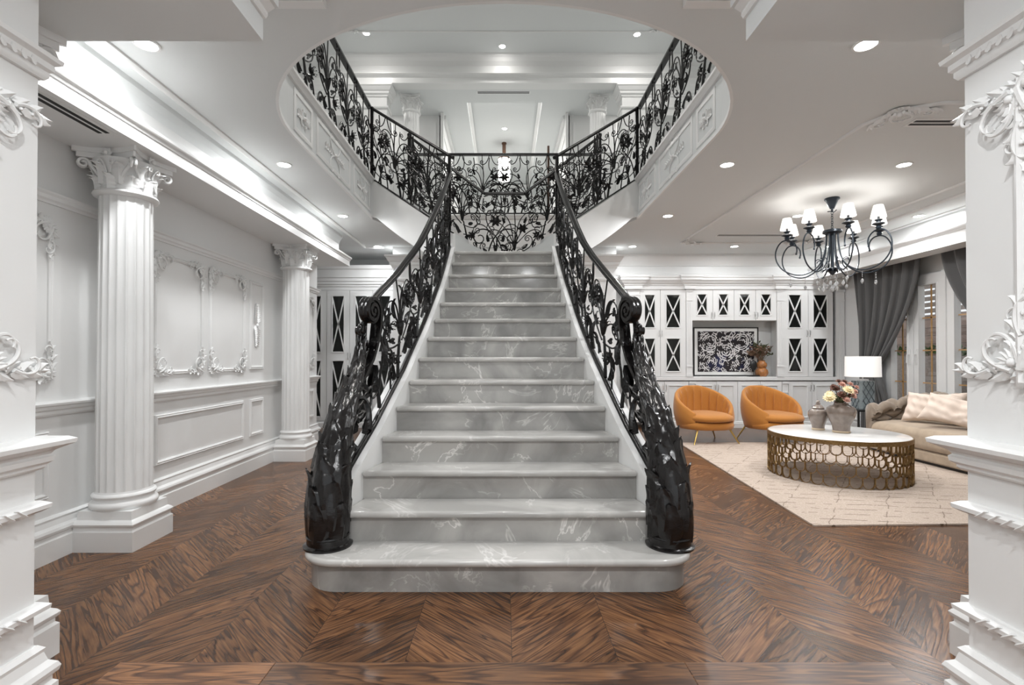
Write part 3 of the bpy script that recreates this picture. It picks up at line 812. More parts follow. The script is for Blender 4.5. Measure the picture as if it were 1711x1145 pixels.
def panel(label, o, U, V_, N_, u0, u1, v0, v1, corners=0.0, spray=False, prof=FR, group=None, drop=0.0):
    t = thing('wall_panel_frame', label, 'panel moulding', tuple(Vector(o)+Vector(U)*(u0+u1)/2+Vector(V_)*v0), 0, group)
    pts = [(u0,v0), (u1,v0), (u1,v1), (u0,v1)]
    if drop:    # arched shoulders
        pts = [(u0,v0), (u1,v0)] + [(u1-drop*(1-math.cos(a)), v1-drop+drop*math.sin(a)) for a in [PI/2*i/5 for i in range(6)]] + [(u0+drop*(1-math.sin(a)), v1-drop+drop*math.cos(a)) for a in [PI/2*i/5 for i in range(6)]]
    MB().sweep(prof, pts, True, o, U, V_, N_).build('frame', 'trim', t)
    if corners:
        for i, (cu, cv, su, sv) in enumerate(((u0,v0,1,1), (u1,v0,-1,1), (u0,v1,1,-1), (u1,v1,-1,-1))):
            mb = MB(); rococo(mb, o, U, V_, N_, (cu, cv), su, sv, corners, seed=i)
            mb.build('corner_ornament', 'plaster', t)
    if spray:
        mb = MB(); o_, U_, W_, Nn = map(Vector, (o, U, V_, N_)); cu, cv = (u0+u1)/2, (v0+v1)/2; h = (v1-v0)*0.27
        for sg in (-1, 1):
            mb.tube([o_+U_*(cu+0.012*math.sin(i*1.1))+W_*(cv+sg*h*i/10)+Nn*0.008 for i in range(11)], [0.006*(1-0.06*i) for i in range(11)], 6)
            for i in range(9):
                for s2 in (-1, 1):
                    mb.leaf(o_+U_*cu+W_*(cv+sg*h*(i+0.3)/10)+Nn*0.008, U_*s2*0.8+W_*sg*0.7, Nn, 0.080-0.005*i, 0.021, 0.5, 3, nu=6, rib=0.4)
        mb.ball(o_+U_*cu+W_*cv+Nn*0.01, 0.02, 8)
        mb.build('leaf_spray', 'plaster', t)
    return t
LW = ((-2.75,0,0), (0,1,0), (0,0,1), (1,0,0))
G1 = 'panel mouldings on the left wall'
panel('tall white panel with carved corners between the near wall end and the near column', *LW, 2.45, 3.07, 1.10, 2.04, 0.19, group=G1, drop=0.06)
panel('tall white panel with carved corners, first to the right of the near column', *LW, 3.99, 4.615, 1.10, 2.04, 0.19, group=G1, drop=0.06)
panel('tall white panel with carved corners, second to the right of the near column', *LW, 4.74, 5.36, 1.10, 2.04, 0.19, group=G1, drop=0.06)
panel('narrow tall white panel with a vertical leaf spray before the far column', *LW, 5.49, 5.77, 1.11, 2.04, 0, True, group=G1)
panel('tall white panel with carved corners at the far end beyond the far column', *LW, 6.62, 7.30, 1.10, 2.04, 0.18, group=G1, drop=0.06)
panel('low white panel below the rail left of the near column', *LW, 2.40, 3.05, 0.39, 0.76, group=G1)
panel('long low white panel below the rail between the two columns', *LW, 4.01, 5.34, 0.385, 0.75, group=G1)
panel('small square white panel below the rail before the far column', *LW, 5.50, 5.77, 0.385, 0.75, group=G1)
panel('low white panel below the rail beyond the far column', *LW, 6.62, 7.30, 0.385, 0.75, group=G1)
# near wall ends: rope edged frames with big carved corners
ROPE = [(-0.018,0), (-0.018,0.012), (-0.012,0.026), (0.0,0.032), (0.012,0.026), (0.018,0.012), (0.018,0)]
for s, x in ((-1, -1.566), (1, 1.545)):
    side = 'left' if s < 0 else 'right'
    U_ = (0, 1, 0) if s < 0 else (0, -1, 0)
    B_ = ((x,0,0), U_, (0,0,1), (-s,0,0))
    u0, u1 = (0.45, 1.50) if s < 0 else (-1.50, -0.45)
    pf = panel('large white panel with heavy carved corners on the near %s wall' % side, *B_, u0, u1, 1.15, 2.06, 0.25, prof=ROPE, group='panels on the near wall ends', drop=0.05)
    for i, (cu, cv, su, sv) in enumerate(((1.50*(-s),1.15,-s*-1,-1), (1.50*(-s),2.06,-s*-1,1))):
        mb = MB(); rococo(mb, *B_, (cu, cv+(0.03 if i == 0 else -0.03)), -s, 1 if i == 0 else -1, 0.19, seed=i+5)
        mb.build('corner_ornament', 'plaster', pf)
    lo = thing('rope_moulding', 'pair of white rope edged mouldings low on the near %s wall' % side, 'moulding', (x, 0.8, 0.385), 0, 'rope mouldings on the near wall ends')
    path = [(x, -1.9), (x, 1.7), (x-0.3, 1.7)] if s < 0 else [(x+0.3, 1.7), (x, 1.7), (x, -1.9)]
    for zz in (0.385, 0.725):
        MB().sweep([(0,-0.020), (0.012,-0.018), (0.030,-0.008), (0.032,0.006), (0.014,0.018), (0,0.020)], path, o=(0,0,zz)).build('moulding', 'trim', lo)
    rp = MB()      # leaf twist on the rope moulding
    sg = 1 if s < 0 else -1
    for zz in (0.385, 0.725):
        for k in range(26):
            y = 1.64-0.042*k
            rp.leaf((x-s*0.026, y, zz-0.014), (0, -0.8, 0.6), (-s, 0, 0), 0.046, 0.011, 0.2, 0, hook=0.3, nu=5, rib=0.8)
    rp.build('rope_twist', 'plaster', lo)

# ceiling panel frame over the living room
t = thing('ceiling_panel_frame', 'large ceiling moulding frame with carved corners around the chandelier', 'ceiling moulding', (3.68, 5.6, ZC))
CB = ((0,0,ZC), (1,0,0), (0,1,0), (0,0,-1))
MB().sweep(FR, [(2.73, 7.86), (2.73, 3.85), (2.85, 3.62), (3.05, 3.52), (4.35, 3.52), (4.55, 3.62), (4.66, 3.85), (4.66, 7.86)], True, *CB).build('frame', 'trim', t)
for i, (cu, cv, su, sv) in enumerate(((2.80,3.60,1,1), (4.58,3.60,-1,1), (2.75,7.84,1,-1), (4.63,7.84,-1,-1))):
    mb = MB(); rococo(mb, *CB, (cu, cv), su, sv, 0.26, seed=i); mb.build('corner_ornament', 'plaster', t)
t = thing('ceiling_panel_frame', 'upstairs ceiling moulding frame whose carved ends show beside the stair opening', 'ceiling moulding', (0, 7, ZU))
CB = ((0,0,ZU), (1,0,0), (0,1,0), (0,0,-1))
MB().sweep(FR, [(-2.75,3), (2.75,3), (2.75,8.7), (-2.75,8.7)], True, *CB).build('frame', 'trim', t)
for i, (cu, cv, su, sv) in enumerate(((-2.7,3.05,1,1), (2.7,3.05,-1,1), (-2.72,8.68,1,-1), (2.72,8.68,-1,-1))):
    mb = MB(); rococo(mb, *CB, (cu, cv), su, sv, 0.20, seed=i); mb.build('corner_ornament', 'plaster', t)

# panels on the void fascia
def fpanel(label, s, y0, y1, spray=True):
    x = s*1.71
    B_ = ((x,0,0), (0,1,0), (0,0,1), (-s,0,0)) if s < 0 else ((x,0,0), (0,-1,0), (0,0,1), (-1,0,0))
    u0, u1 = (y0, y1) if s < 0 else (-y1, -y0)
    t = thing('fascia_panel', label, 'panel moulding', (x, (y0+y1)/2, 3.07), 0, 'panels along the edge of the stair opening')
    MB().sweep([(-0.02,0), (-0.02,0.008), (0,0.014), (0.02,0.008), (0.02,0)], [(u0,3.09), (u1,3.09), (u1,3.40), (u0,3.40)], True, *B_).build('frame', 'trim', t)
    mb = MB(); o_, U_, W_, Nn = map(Vector, B_); cu = (u0+u1)/2; h = (u1-u0)*0.30
    for sg in (-1, 1):
        for s2 in (-1, 1):
            cv = curl2((0, 0), 0.3, h*1.3, 0.3/h, 9/h, 18)
            mb.tube([o_+U_*(cu+sg*a)+W_*(3.245+s2*b_)+Nn*0.008 for a, b_ in cv], 0.006, 5)
            for i in range(5):
                mb.leaf(o_+U_*(cu+sg*h*(0.1+0.18*i))+W_*3.245+Nn*0.006, U_*sg+W_*s2*0.8, Nn, 0.055, 0.012, 0.4, 3, nu=6, rib=0.4)
    mb.ball(o_+U_*cu+W_*3.245+Nn*0.01, 0.022, 8)
    mb.build('leaf_spray', 'plaster', t)
for s, nm in ((-1, 'left'), (1, 'right')):
    fpanel('carved panel next to the flight on the %s edge of the stair opening' % nm, s, 5.75, 6.42)
    fpanel('longer carved panel in the middle of the %s edge of the stair opening' % nm, s, 4.62, 5.58)
    fpanel('carved panel at the curved near end of the %s edge of the stair opening' % nm, s, 4.12, 4.48)

# ================================================================ DOWNLIGHTS AND VENTS
def make_downlight(x, y, z, label, watts, group, r=0.056):
    t = thing('ceiling_downlight', label, 'downlight', (x, y, z), 0, group)
    MB().lathe([(r, 0.0), (r+0.014, 0.0), (r+0.013, -0.006), (r, -0.007)], n=24).build('trim_ring', 'trim', t, world=False)
    MB().lathe([(0.001, -0.002), (r, -0.002), (r, -0.005), (0.001, -0.005)], n=24).build('lens', 'disc', t, world=False)
    ld = bpy.data.lights.new('downlight_lamp', 'AREA'); ld.shape = 'DISK'; ld.size = 0.11; ld.energy = watts; ld.spread = R(180); ld.color = (0.98, 0.99, 1.0) if z < 4 else (1.0, 0.965, 0.93)
    lo = bpy.data.objects.new('lamp', ld); COL.objects.link(lo); lo.parent = t; lo.location = (0, 0, -0.012)
    return t
GD = 'round ceiling downlights downstairs'
names = {-2.03: 'left of the stair opening', 2.05: 'right of the stair opening', 3.68: 'inside the living room ceiling frame', 5.28: 'beside the curtain pelmet'}
order = {2.87: 'nearest', 4.67: 'second', 6.37: 'third', 8.13: 'farthest'}
for x in (-2.03, 2.05, 3.68, 5.20):
    for y in (2.87, 4.67, 6.37, 8.13):
        if x > 3 and y < 3: continue
        if x > 5 and y < 5: continue
        nm = names.get(x, 'beside the curtain pelmet')
        make_downlight(x, y, ZC, 'glowing round downlight, %s of the row %s' % (order[y], nm), DOWN_W*((0.65 if x < 0 else 0.4) if y > 8 else (0.95 if x < 0 else 1.25)), GD)
for x in (-0.5, 0.5):
    make_downlight(x, 0.3, ZC, 'unseen glowing downlight added over the entrance passage, %s one' % ('left' if x < 0 else 'right'), DOWN_W*1.5, GD)  # passage pair is unseen, added to brighten the near ceiling and walls
GU = 'round ceiling downlights upstairs'
for x, y, z, nm in ((-2.39, 8.75, ZU, 'left of the three above the stair opening'), (-0.04, 9.12, ZU, 'middle of the three above the stair opening'), (2.30, 8.78, ZU, 'right of the three above the stair opening'),
                    (0, 10.5, ZH+0.2, 'nearer one in the upstairs hall tray'), (0, 11.8, ZH+0.2, 'farther one in the upstairs hall tray'), (0, 13.4, ZH+0.2, 'last one deep in the upstairs hall tray'),
                    (-2.4, 5.0, ZU, 'added unseen over the left gallery upstairs'), (2.4, 5.0, ZU, 'added unseen over the right gallery upstairs'), (0, 4.0, ZU, 'added unseen over the near gallery upstairs'), (-2.6, 10.2, ZH, 'added unseen in the left side bay upstairs'), (2.6, 10.2, ZH, 'added unseen in the right side bay upstairs')):  # gallery and side bay lamps are unseen, added to light the upper floor
    make_downlight(x, y, z, 'glowing round downlight, %s' % nm, (UP_W*(0.10 if y > 9 else 0.35) if y > 8 else UP_W*1.5) if z > ZH+0.3 else UP_W*(0.2 if abs(x) > 1 else 0.7), GU, 0.055)

def vent(label, x0, x1, y0, y1, z, along='y'):
    t = thing('air_vent', label, 'vent', ((x0+x1)/2, (y0+y1)/2, z), 0, 'linear ceiling vents')
    MB().box(x0, x1, y0, y1, z-0.004, z+0.001).build('frame', 'trim', t, False)
    if along == 'y':
        w = (x1-x0)
        for a in (0.22, 0.58): MB().box(x0+w*a, x0+w*(a+0.2), y0+0.02, y1-0.02, z-0.006, z-0.004).build('slot', 'slot', t, False)
    else:
        w = (y1-y0)
        for a in (0.22, 0.58): MB().box(x0+0.02, x1-0.02, y0+w*a, y0+w*(a+0.2), z-0.006, z-0.004).build('slot', 'slot', t, False)
vent('long dark double slot vent in the soffit over the left columns', -2.44, -2.32, 2.2, 3.03, ZB)
vent('dark slot vent in the ceiling near the right wall end', 3.06, 3.75, 3.76, 3.90, ZC, 'x')
vent('thin slot vent in the ceiling behind the chandelier', 3.08, 4.2, 7.32, 7.44, ZC, 'x')
vent('dark slot vent in the upstairs hall soffit above the stair', -0.54, 0.50, 9.74, 9.86, ZH, 'x')

# ================================================================ MAIN STAIR
RISE, GO, Y1, NS = 0.175, 0.248, 2.663, 14
LX = [-1.00, -0.93, -0.877, -0.817, -0.774, -0.728, -0.698, -0.666, -0.64, -0.619, -0.60, -0.59, -0.583, -0.578]
RX = [0.94, 0.87, 0.818, 0.762, 0.722, 0.686, 0.649, 0.621, 0.60, 0.587, 0.568, 0.558, 0.552, 0.548]
def interp(tab, y):
    u = (y-Y1)/GO; i = max(0, min(NS-2, int(math.floor(u)))); f = max(-0.5, min(1.5, u-i))
    return tab[i]*(1-f)+tab[i+1]*f
def YN(i): return Y1+GO*(i-1)
st = thing('staircase', 'wide grey marble staircase rising from the oak floor to the landing', 'staircase', (0, Y1, 0))
def bull(e, rad):
    """plan of the first step: rounded front corners"""
    x0, x1, y0, y1 = -1.066-e, 0.992+e, Y1-e, 3.16
    p = []
    for k in range(9):
        a = PI+PI/2*k/8; p.append((x0+rad+rad*math.cos(a), y0+rad+rad*math.sin(a)))
    for k in range(9):
        a = 1.5*PI+PI/2*k/8; p.append((x1-rad+rad*math.cos(a), y0+rad+rad*math.sin(a)))
    r2 = 0.14
    for k in range(7):
        a = PI/2*k/6; p.append((x1-r2+r2*math.cos(a), y1-r2+r2*math.sin(a)))
    for k in range(7):
        a = PI/2+PI/2*k/6; p.append((x0+r2+r2*math.cos(a), y1-r2+r2*math.sin(a)))
    return p
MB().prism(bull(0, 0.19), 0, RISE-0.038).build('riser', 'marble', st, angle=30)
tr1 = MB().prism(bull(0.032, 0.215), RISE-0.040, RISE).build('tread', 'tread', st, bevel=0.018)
tr1.modifiers[0].segments = 4
for i in range(2, NS+1):
    y = YN(i); l, r = LX[i-1], RX[i-1]
    yb = y+GO+0.012 if i < NS else y+0.30
    l2, r2 = (LX[i], RX[i]) if i < NS else (l, r)
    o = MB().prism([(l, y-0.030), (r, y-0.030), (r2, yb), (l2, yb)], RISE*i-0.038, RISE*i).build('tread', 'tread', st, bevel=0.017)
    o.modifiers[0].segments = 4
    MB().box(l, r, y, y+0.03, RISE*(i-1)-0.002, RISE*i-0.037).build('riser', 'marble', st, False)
# landing slab (marble on top)
MB().prism([(-0.58, YN(14)+0.2), (0.55, YN(14)+0.2), (0.66, 5.95), (0.30, 6.74), (-0.30, 6.74), (-0.69, 5.95)], 2.27, 2.449).build('landing', 'tread', st, False)
def zline(y): return RISE + (y-Y1)*RISE/GO
for tab, sg in ((LX, -1), (RX, 1)):
    mb = MB(); secs = []; n = 34
    for k in range(n+1):
        y = 2.92 + (YN(14)+0.02-2.92)*k/n
        xi = interp(tab, y); xo = xi+sg*0.125; zt = zline(y)+0.055
        secs.append([(xi, y, 0.0), (xo, y, 0.0), (xo, y, zt), (xi, y, zt)])
    mb.add([p for q in secs for p in q], [(k*4+j, k*4+(j+1) % 4, (k+1)*4+(j+1) % 4, (k+1)*4+j) for k in range(n) for j in range(4)] + [(0,1,2,3), (n*4+3, n*4+2, n*4+1, n*4)])
    mb.build('stringer', 'trim', st, angle=30)

# ================================================================ UPPER FLIGHTS
def flight(s, nm):
    xa = 0.585
    A0, A1 = V(s*xa, 5.887, 0), V(s*1.70, 6.51, 0)
    B0, B1 = V(s*0.26, 6.71, 0), V(s*1.38, 7.33, 0)
    t = thing('upper_flight', 'short %s flight with white curved side climbing from landing to upper floor' % nm, 'staircase', (s*1.1, 6.5, 2.6), 0, 'pair of upper flights')
    for P0, P1, nmn in ((A0, A1, 0), (B0, B1, 1)):
        d = (P1-P0); nn = V(-d.y, d.x, 0).normalized()*0.05
        mb = MB(); secs = []; n = 14
        for k in range(n+1):
            u = k/n; p = P0+d*u
            sag = 0.03*math.sin(PI*u)
            zt = (2.65+0.85*u) if nmn == 0 else (2.50+1.0*u); zb = 2.27+0.80*u-sag*2
            if u > 0.9: zb = min(zb+0.0, 3.02)
            secs.append([tuple(p-nn*0.5+V(0,0,zb)), tuple(p+nn*0.5+V(0,0,zb)), tuple(p+nn*0.5+V(0,0,zt)), tuple(p-nn*0.5+V(0,0,zt))])
        mb.add([p for q in secs for p in q], [(k*4+j, k*4+(j+1) % 4, (k+1)*4+(j+1) % 4, (k+1)*4+j) for k in range(n) for j in range(4)] + [(0,1,2,3), (n*4+3, n*4+2, n*4+1, n*4)])
        mb.build('stringer', 'trim', t, angle=30)
    for k in range(5):
        u0, u1 = k/5, (k+1)/5; zt = 2.45+0.175*(k+1); a, b_, c, d = A0.lerp(A1, u0), A0.lerp(A1, u1), B0.lerp(B1, u1), B0.lerp(B1, u0)
        z0, z1 = 2.29+0.80*u0, 2.29+0.80*u1
        vs = [V(a.x,a.y,z0), V(b_.x,b_.y,z1), V(c.x,c.y,z1), V(d.x,d.y,z0), V(a.x,a.y,zt), V(b_.x,b_.y,zt), V(c.x,c.y,zt), V(d.x,d.y,zt)]
        MB().add(vs, [(0,1,2,3), (4,5,6,7), (0,1,5,4), (1,2,6,5), (2,3,7,6), (3,0,4,7)]).build('step', 'ceiling', t, False)
    return t
flight(-1, 'left'); flight(1, 'right')

# ================================================================ WROUGHT IRON RAILINGS
class Rail:
    def __init__(s, name, label, top, bot, h=0.8, group=None, loc=(0,0,0)):
        s.t = thing(name, label, 'railing', loc, 0, group); s.top, s.bot, s.h = top, bot, h
    def P(s, a, b):
        p, q = V(*s.bot(a)), V(*s.top(a)); return p+(q-p)*(b/s.h)
    def frame(s, a, b):
        e = 0.01
        da = (s.P(a+e, b)-s.P(a-e, b))/(2*e); db = (s.P(a, b+e)-s.P(a, b-e))/(2*e)
        return da, db, da.cross(db).normalized()
    def curve(s, pts, r, name='scroll', n=6):
        s_ = [s.P(a, min(max(b, 0.0), s.h)) for a, b in pts]
        m = len(s_)-1
        rs = [r[0]+(r[1]-r[0])*i/m for i in range(m+1)] if isinstance(r, tuple) else r
        MB().tube(s_, rs, n).build(name, 'iron', s.t)
    def dirv(s, a, b, ang):
        da, db, n = s.frame(a, b); return (da*math.cos(ang)+db*math.sin(ang)), n
    def leaf(s, a, b, ang, L_, W, side=1, hook=1.2):
        d, n = s.dirv(a, b, ang); p = s.P(a, b)
        MB().leaf(p, d, n*side, L_*d.length, W, 0.5, 3, nu=7, hook=hook, rib=0.35, th=0.004).build('leaf', 'iron', s.t)
    def flower(s, a, b, R_, n=6, side=1):
        p = s.P(a, b); da, db, nn = s.frame(a, b); nn = nn*side
        da = da.normalized(); db = nn.cross(da).normalized(); mb = MB()
        mb.ball(p+nn*0.012, R_*0.32, 8)
        for k in range(n):
            q = 2*PI*k/n
            mb.leaf(p+nn*0.008, da*math.cos(q)+db*math.sin(q), nn, R_, R_*0.24, 0.5, 0, nu=6, rib=0.4, th=0.004, hook=0.3)
        for k in range(7):
            q = 2*PI*k/7+0.2; d = da*math.cos(q)+db*math.sin(q)
            mb.tube([p+nn*0.01, p+d*R_*0.6+nn*0.045], 0.0018, 4); mb.ball(p+d*R_*0.6+nn*0.045, 0.005, 5)
        mb.build('flower', 'iron', s.t)
    def cup(s, a, b, ang, L_):
        """calyx from which stems fan out"""
        d, n = s.dirv(a, b, ang); d = d.normalized(); p = s.P(a, b); sd = d.cross(n).normalized()
        mb = MB()
        path = [p-d*L_*0.55, p-d*L_*0.35, p, p+d*L_*0.3, p+d*L_*0.45]
        mb.tube(path, [0.008, 0.018, 0.026, 0.034, 0.028], 8)
        for k in range(6):
            q = 2*PI*k/6; o = sd*math.cos(q)+n*math.sin(q)
            mb.leaf(p+d*L_*0.22+o*0.020, d+o*0.5, o, L_*0.50, 0.011, 1.2, 0, nu=8, hook=3.2, rib=0.2, th=0.004)
        mb.build('calyx', 'iron', s.t)
    def fan(s, a, b, w, top, rn, r=0.0065, lean=0.0, dense=0):
        """motif: cup with stems fanning into scrolls, side scrolls, leaves, one flower"""
        hh = top-b
        s.cup(a, b, PI/2+lean, 0.11)
        s.curve([(a-0.10+0.02*i+0.002*i*i*0, b*(i/5.0)**0.8-0.0) for i in range(5)]+[(a, b-0.05)], (0.014, 0.009))
        C = lambda p, ang, L_, t_, k0=0.0, q=1.0: s.curve(spiral(p, ang, L_, t_, k0), (r*q, r*0.7*q))
        s.curve([(a+0.012*math.sin(i*0.6), b+0.04+hh*0.93*i/8) for i in range(9)], (r, r*0.8))
        for sg in (-1, 1):
            C((a+sg*0.008, b+0.04), PI/2+lean-sg*R(8), hh*1.25, -sg*1.15, -sg*0.1)
            C((a+sg*0.012, b+0.03), PI/2+lean-sg*R(24), hh*1.20, -sg*1.35, -sg*0.4)
            C((a+sg*0.018, b+0.02), PI/2+lean-sg*R(46), hh*1.00, -sg*1.30, sg*0.6)
            C((a+sg*0.015, b-0.10), PI/2-sg*R(75), 0.62, sg*1.7, sg*1.0)
            C((a+sg*0.02, b*0.35), PI/2-sg*R(60), 0.42, -sg*1.5, -sg*1.0)
            C((a+sg*w*0.50, top-0.01), -PI/2-sg*0.15, 0.46, sg*1.6, sg*0.5)
            C((a+sg*w*0.50, 0.01), PI/2+sg*0.2, 0.40, sg*1.5, sg*0.5)
            s.leaf(a+sg*0.10, b-0.03, PI/2-sg*R(55), 0.10, 0.024, sg)
            s.leaf(a+sg*0.13, b+hh*0.45, PI/2-sg*R(20), 0.09, 0.018, sg)
            s.leaf(a+sg*0.05, b*0.25, PI/2-sg*R(35), 0.12, 0.024, -sg)
        s.flower(a+w*0.30, b+hh*0.40+rn.uniform(-0.05, 0.05), 0.075, rn.choice((6, 8)))
        s.flower(a-w*0.32, b*0.62+rn.uniform(-0.03, 0.05), 0.065, 6, -1)
        if dense:
            for sg in (-1, 1):
                s.leaf(a+sg*0.17, 0.03, PI/2-sg*R(12), 0.24, 0.036, sg, 0.8)
                s.leaf(a+sg*0.06, b+0.12, PI/2-sg*R(10), 0.18, 0.028, -sg, 0.8)
                s.leaf(a+sg*0.20, b+0.10, PI/2+sg*R(8), 0.16, 0.028, sg, 1.2)
            s.flower(a-0.17, top-0.28, 0.050, 6, 1)
    def swirl(s, a, w, top, rn, r=0.0065):
        """motif: two acanthus stems crossing into large scrolls around a flower"""
        C = lambda p, ang, L_, t_, k0=0.0, q=1.0: s.curve(spiral(p, ang, L_, t_, k0), (r*q, r*0.7*q))
        for sg in (-1, 1):
            C((a-sg*w*0.45, 0.0), PI/2-sg*0.1, top*1.25, -sg*1.3, -sg*0.8, 1.4)
            C((a+sg*0.02, top*0.45), PI/2-sg*0.7, 0.62, sg*1.6, sg*1.0)
            C((a+sg*0.01, top*0.28), PI/2-sg*0.3, 0.70, -sg*1.5, -sg*0.6)
            C((a+sg*w*0.60, top-0.01), -PI/2+sg*0.2, 0.46, -sg*1.6, -sg*0.8)
            C((a+sg*0.03, top*0.10), sg*0.3+(0 if sg > 0 else PI), 0.45, sg*1.6, sg*0.5)
            for q, (da, db) in enumerate(((0.40, 0.12), (0.36, 0.30))):
                s.leaf(a-sg*w*da, top*db+0.02, PI/2+sg*(0.7-0.5*q), 0.10, 0.022, sg)
        s.flower(a, top*0.64, 0.085, 6)
        s.cup(a, top*0.22, PI/2, 0.09)
        s.curve([(a, 0), (a+0.01, top*0.1), (a, top*0.2)], (0.012, 0.008))
    def crest(s, a0, a1, n, rn, r=0.007):
        """row of small scrolls hanging below the handrail"""
        for k in range(n):
            a = a0+(a1-a0)*(k+0.5)/n; sg = 1 if k % 2 else -1
            s.curve(spiral((a-sg*(a1-a0)/n*0.45, s.h-0.005), -PI/2+sg*0.25, 0.36+0.10*rn.random(), sg*1.5, sg*1.0), (r, r*0.7))
    def rails(s, a0, a1, n=24, wtop=0.028, nm='handrail', ends=True):
        tp = [V(*s.top(a0+(a1-a0)*i/n)) for i in range(n+1)]; bt = [V(*s.bot(a0+(a1-a0)*i/n)) for i in range(n+1)]
        mb = MB()
        for path, w_, h_, nmn in ((tp, wtop, 0.018, nm), (bt, 0.020, 0.008, 'bottom_rail')):
            vs = []; prof = [(-1,-1), (1,-1), (1,0.2), (0.6,1), (-0.6,1), (-1,0.2)]
            for i, p in enumerate(path):
                t_ = path[min(i+1, n)]-path[max(i-1, 0)]; sd = V(t_.y, -t_.x, 0).normalized(); up = sd.cross(t_.normalized()) ; up = up if up.z > 0 else -up
                vs += [p+sd*a*w_+up*b*h_ for a, b in prof]
            K = 6
            MB().add(vs, [(i*K+k, i*K+(k+1) % K, (i+1)*K+(k+1) % K, (i+1)*K+k) for i in range(n) for k in range(K)] + [tuple(range(K)), tuple(range(n*K, n*K+K))]).build(nmn, 'iron', s.t, angle=60)
    def post(s, p, z0, z1, r=0.016):
        p = V(*p)
        MB().box(p.x-r, p.x+r, p.y-r, p.y+r, z0, z1).box(p.x-r*1.8, p.x+r*1.8, p.y-r*1.8, p.y+r*1.8, z0, z0+0.015).ball((p.x, p.y, z1+0.004), r*1.1, 8).build('post', 'iron', s.t, angle=30)

# newel centre line (Y, z) and how the railing top follows it near the foot
NEW = [(2.85,0.175), (2.85,0.36), (2.87,0.54), (2.94,0.70), (3.06,0.855), (3.25,1.01), (3.43,1.16), (3.54,1.32), (3.585,1.48)]
def lerp_tab(tab, y):
    for (a, b_), (c, d) in zip(tab, tab[1:]):
        if a <= y <= c: return b_+(d-b_)*(y-a)/max(1e-6, c-a)
    return tab[-1][1] if y > tab[-1][0] else tab[0][1]
TOPT = [(2.85,0.62), (2.98,0.72), (3.10,0.86), (3.30,1.02), (3.48,1.17), (3.58,1.32), (3.60,1.615), (3.72,1.71), (5.90,3.365)]
def stair_rail(tab, sg, nm):
    def bot(a): return (interp(tab, a)+sg*0.062, a, zline(a)+0.075)
    def top(a):
        fl = 0.085*max(0, (4.4-a)/0.7)**1.4 if a < 4.4 else 0
        return (interp(tab, a)+sg*(0.062+min(fl, 0.10)), a, lerp_tab(TOPT, a))
    r = Rail('stair_railing', 'black wrought iron railing of scrolls and leaves on the %s side of the main stair' % nm, top, bot, 0.74, 'main stair railings', (interp(tab, 4.4)+sg*0.06, 4.4, zline(4.4)))
    # handrail from the newel scroll up, bottom channel from behind the newel foot
    r2 = Rail.__new__(Rail); r2.t, r2.top, r2.bot, r2.h = r.t, top, bot, 0.74
    n = 40
    def strip(fn, a0, a1, w_, h_, nmn):
        path = [V(*fn(a0+(a1-a0)*i/n)) for i in range(n+1)]; vs = []
        prof = [(-1,-0.6), (-0.5,-1), (0.5,-1), (1,-0.6), (1,0.3), (0.6,0.9), (0,1.1), (-0.6,0.9), (-1,0.3)]; K = len(prof)
        for i, p in enumerate(path):
            t_ = path[min(i+1, n)]-path[max(i-1, 0)]; sd = V(t_.y, -t_.x, 0).normalized(); up = sd.cross(t_.normalized()); up = up if up.z > 0 else -up
            vs += [p+sd*a*w_+up*b*h_ for a, b in prof]
        MB().add(vs, [(i*K+k, i*K+(k+1) % K, (i+1)*K+(k+1) % K, (i+1)*K+k) for i in range(n) for k in range(K)] + [tuple(range(K)), tuple(range(n*K, n*K+K))]).build(nmn, 'iron', r.t, angle=60)
    strip(top, 3.605, 5.89, 0.030, 0.020, 'handrail')
    strip(lambda a: (bot(a)[0], a, bot(a)[2]-0.012), 2.98, 5.89, 0.022, 0.010, 'bottom_rail')
    rn = random.Random(7)
    for k, a in enumerate((3.93, 4.39, 4.85, 5.31, 5.70)):
        r.fan(a, 0.27 if k % 2 else 0.31, 0.46, 0.72, rn, r=0.0075, dense=1)
    # stout acanthus stem and C scrolls between newel and channel
    r.curve(curl2((3.20, 0.05), 1.9, 0.75, -2.0, -14, 26), (0.022, 0.008))
    r.curve(curl2((3.35, 0.02), 1.2, 0.95, 0.9, 7, 26), (0.024, 0.010))
    r.curve(curl2((3.52, 0.04), 1.35, 0.70, 0.3, 16, 26), (0.015, 0.007))
    r.curve(curl2((3.62, 0.55), -1.2, 0.6, -0.6, -20, 26), (0.013, 0.006))
    for a, b, ang, L_ in ((3.22, 0.25, 1.2, 0.14), (3.34, 0.30, 2.2, 0.16), (3.42, 0.45, 1.5, 0.16), (3.50, 0.30, 0.9, 0.15), (3.58, 0.48, 2.0, 0.14), (3.66, 0.25, 1.4, 0.18), (3.30, 0.08, 0.6, 0.14), (3.46, 0.62, 0.8, 0.12)):
        r.leaf(a, b, ang, L_, 0.035, sg); r.leaf(a+0.03, b-0.04, ang+0.6, L_*0.8, 0.030, -sg)
    r.post((interp(tab, 5.89)+sg*0.062, 5.90, 0), 2.45, 3.56, 0.018)
    return r
stair_rail(LX, -1, 'left'); stair_rail(RX, 1, 'right')

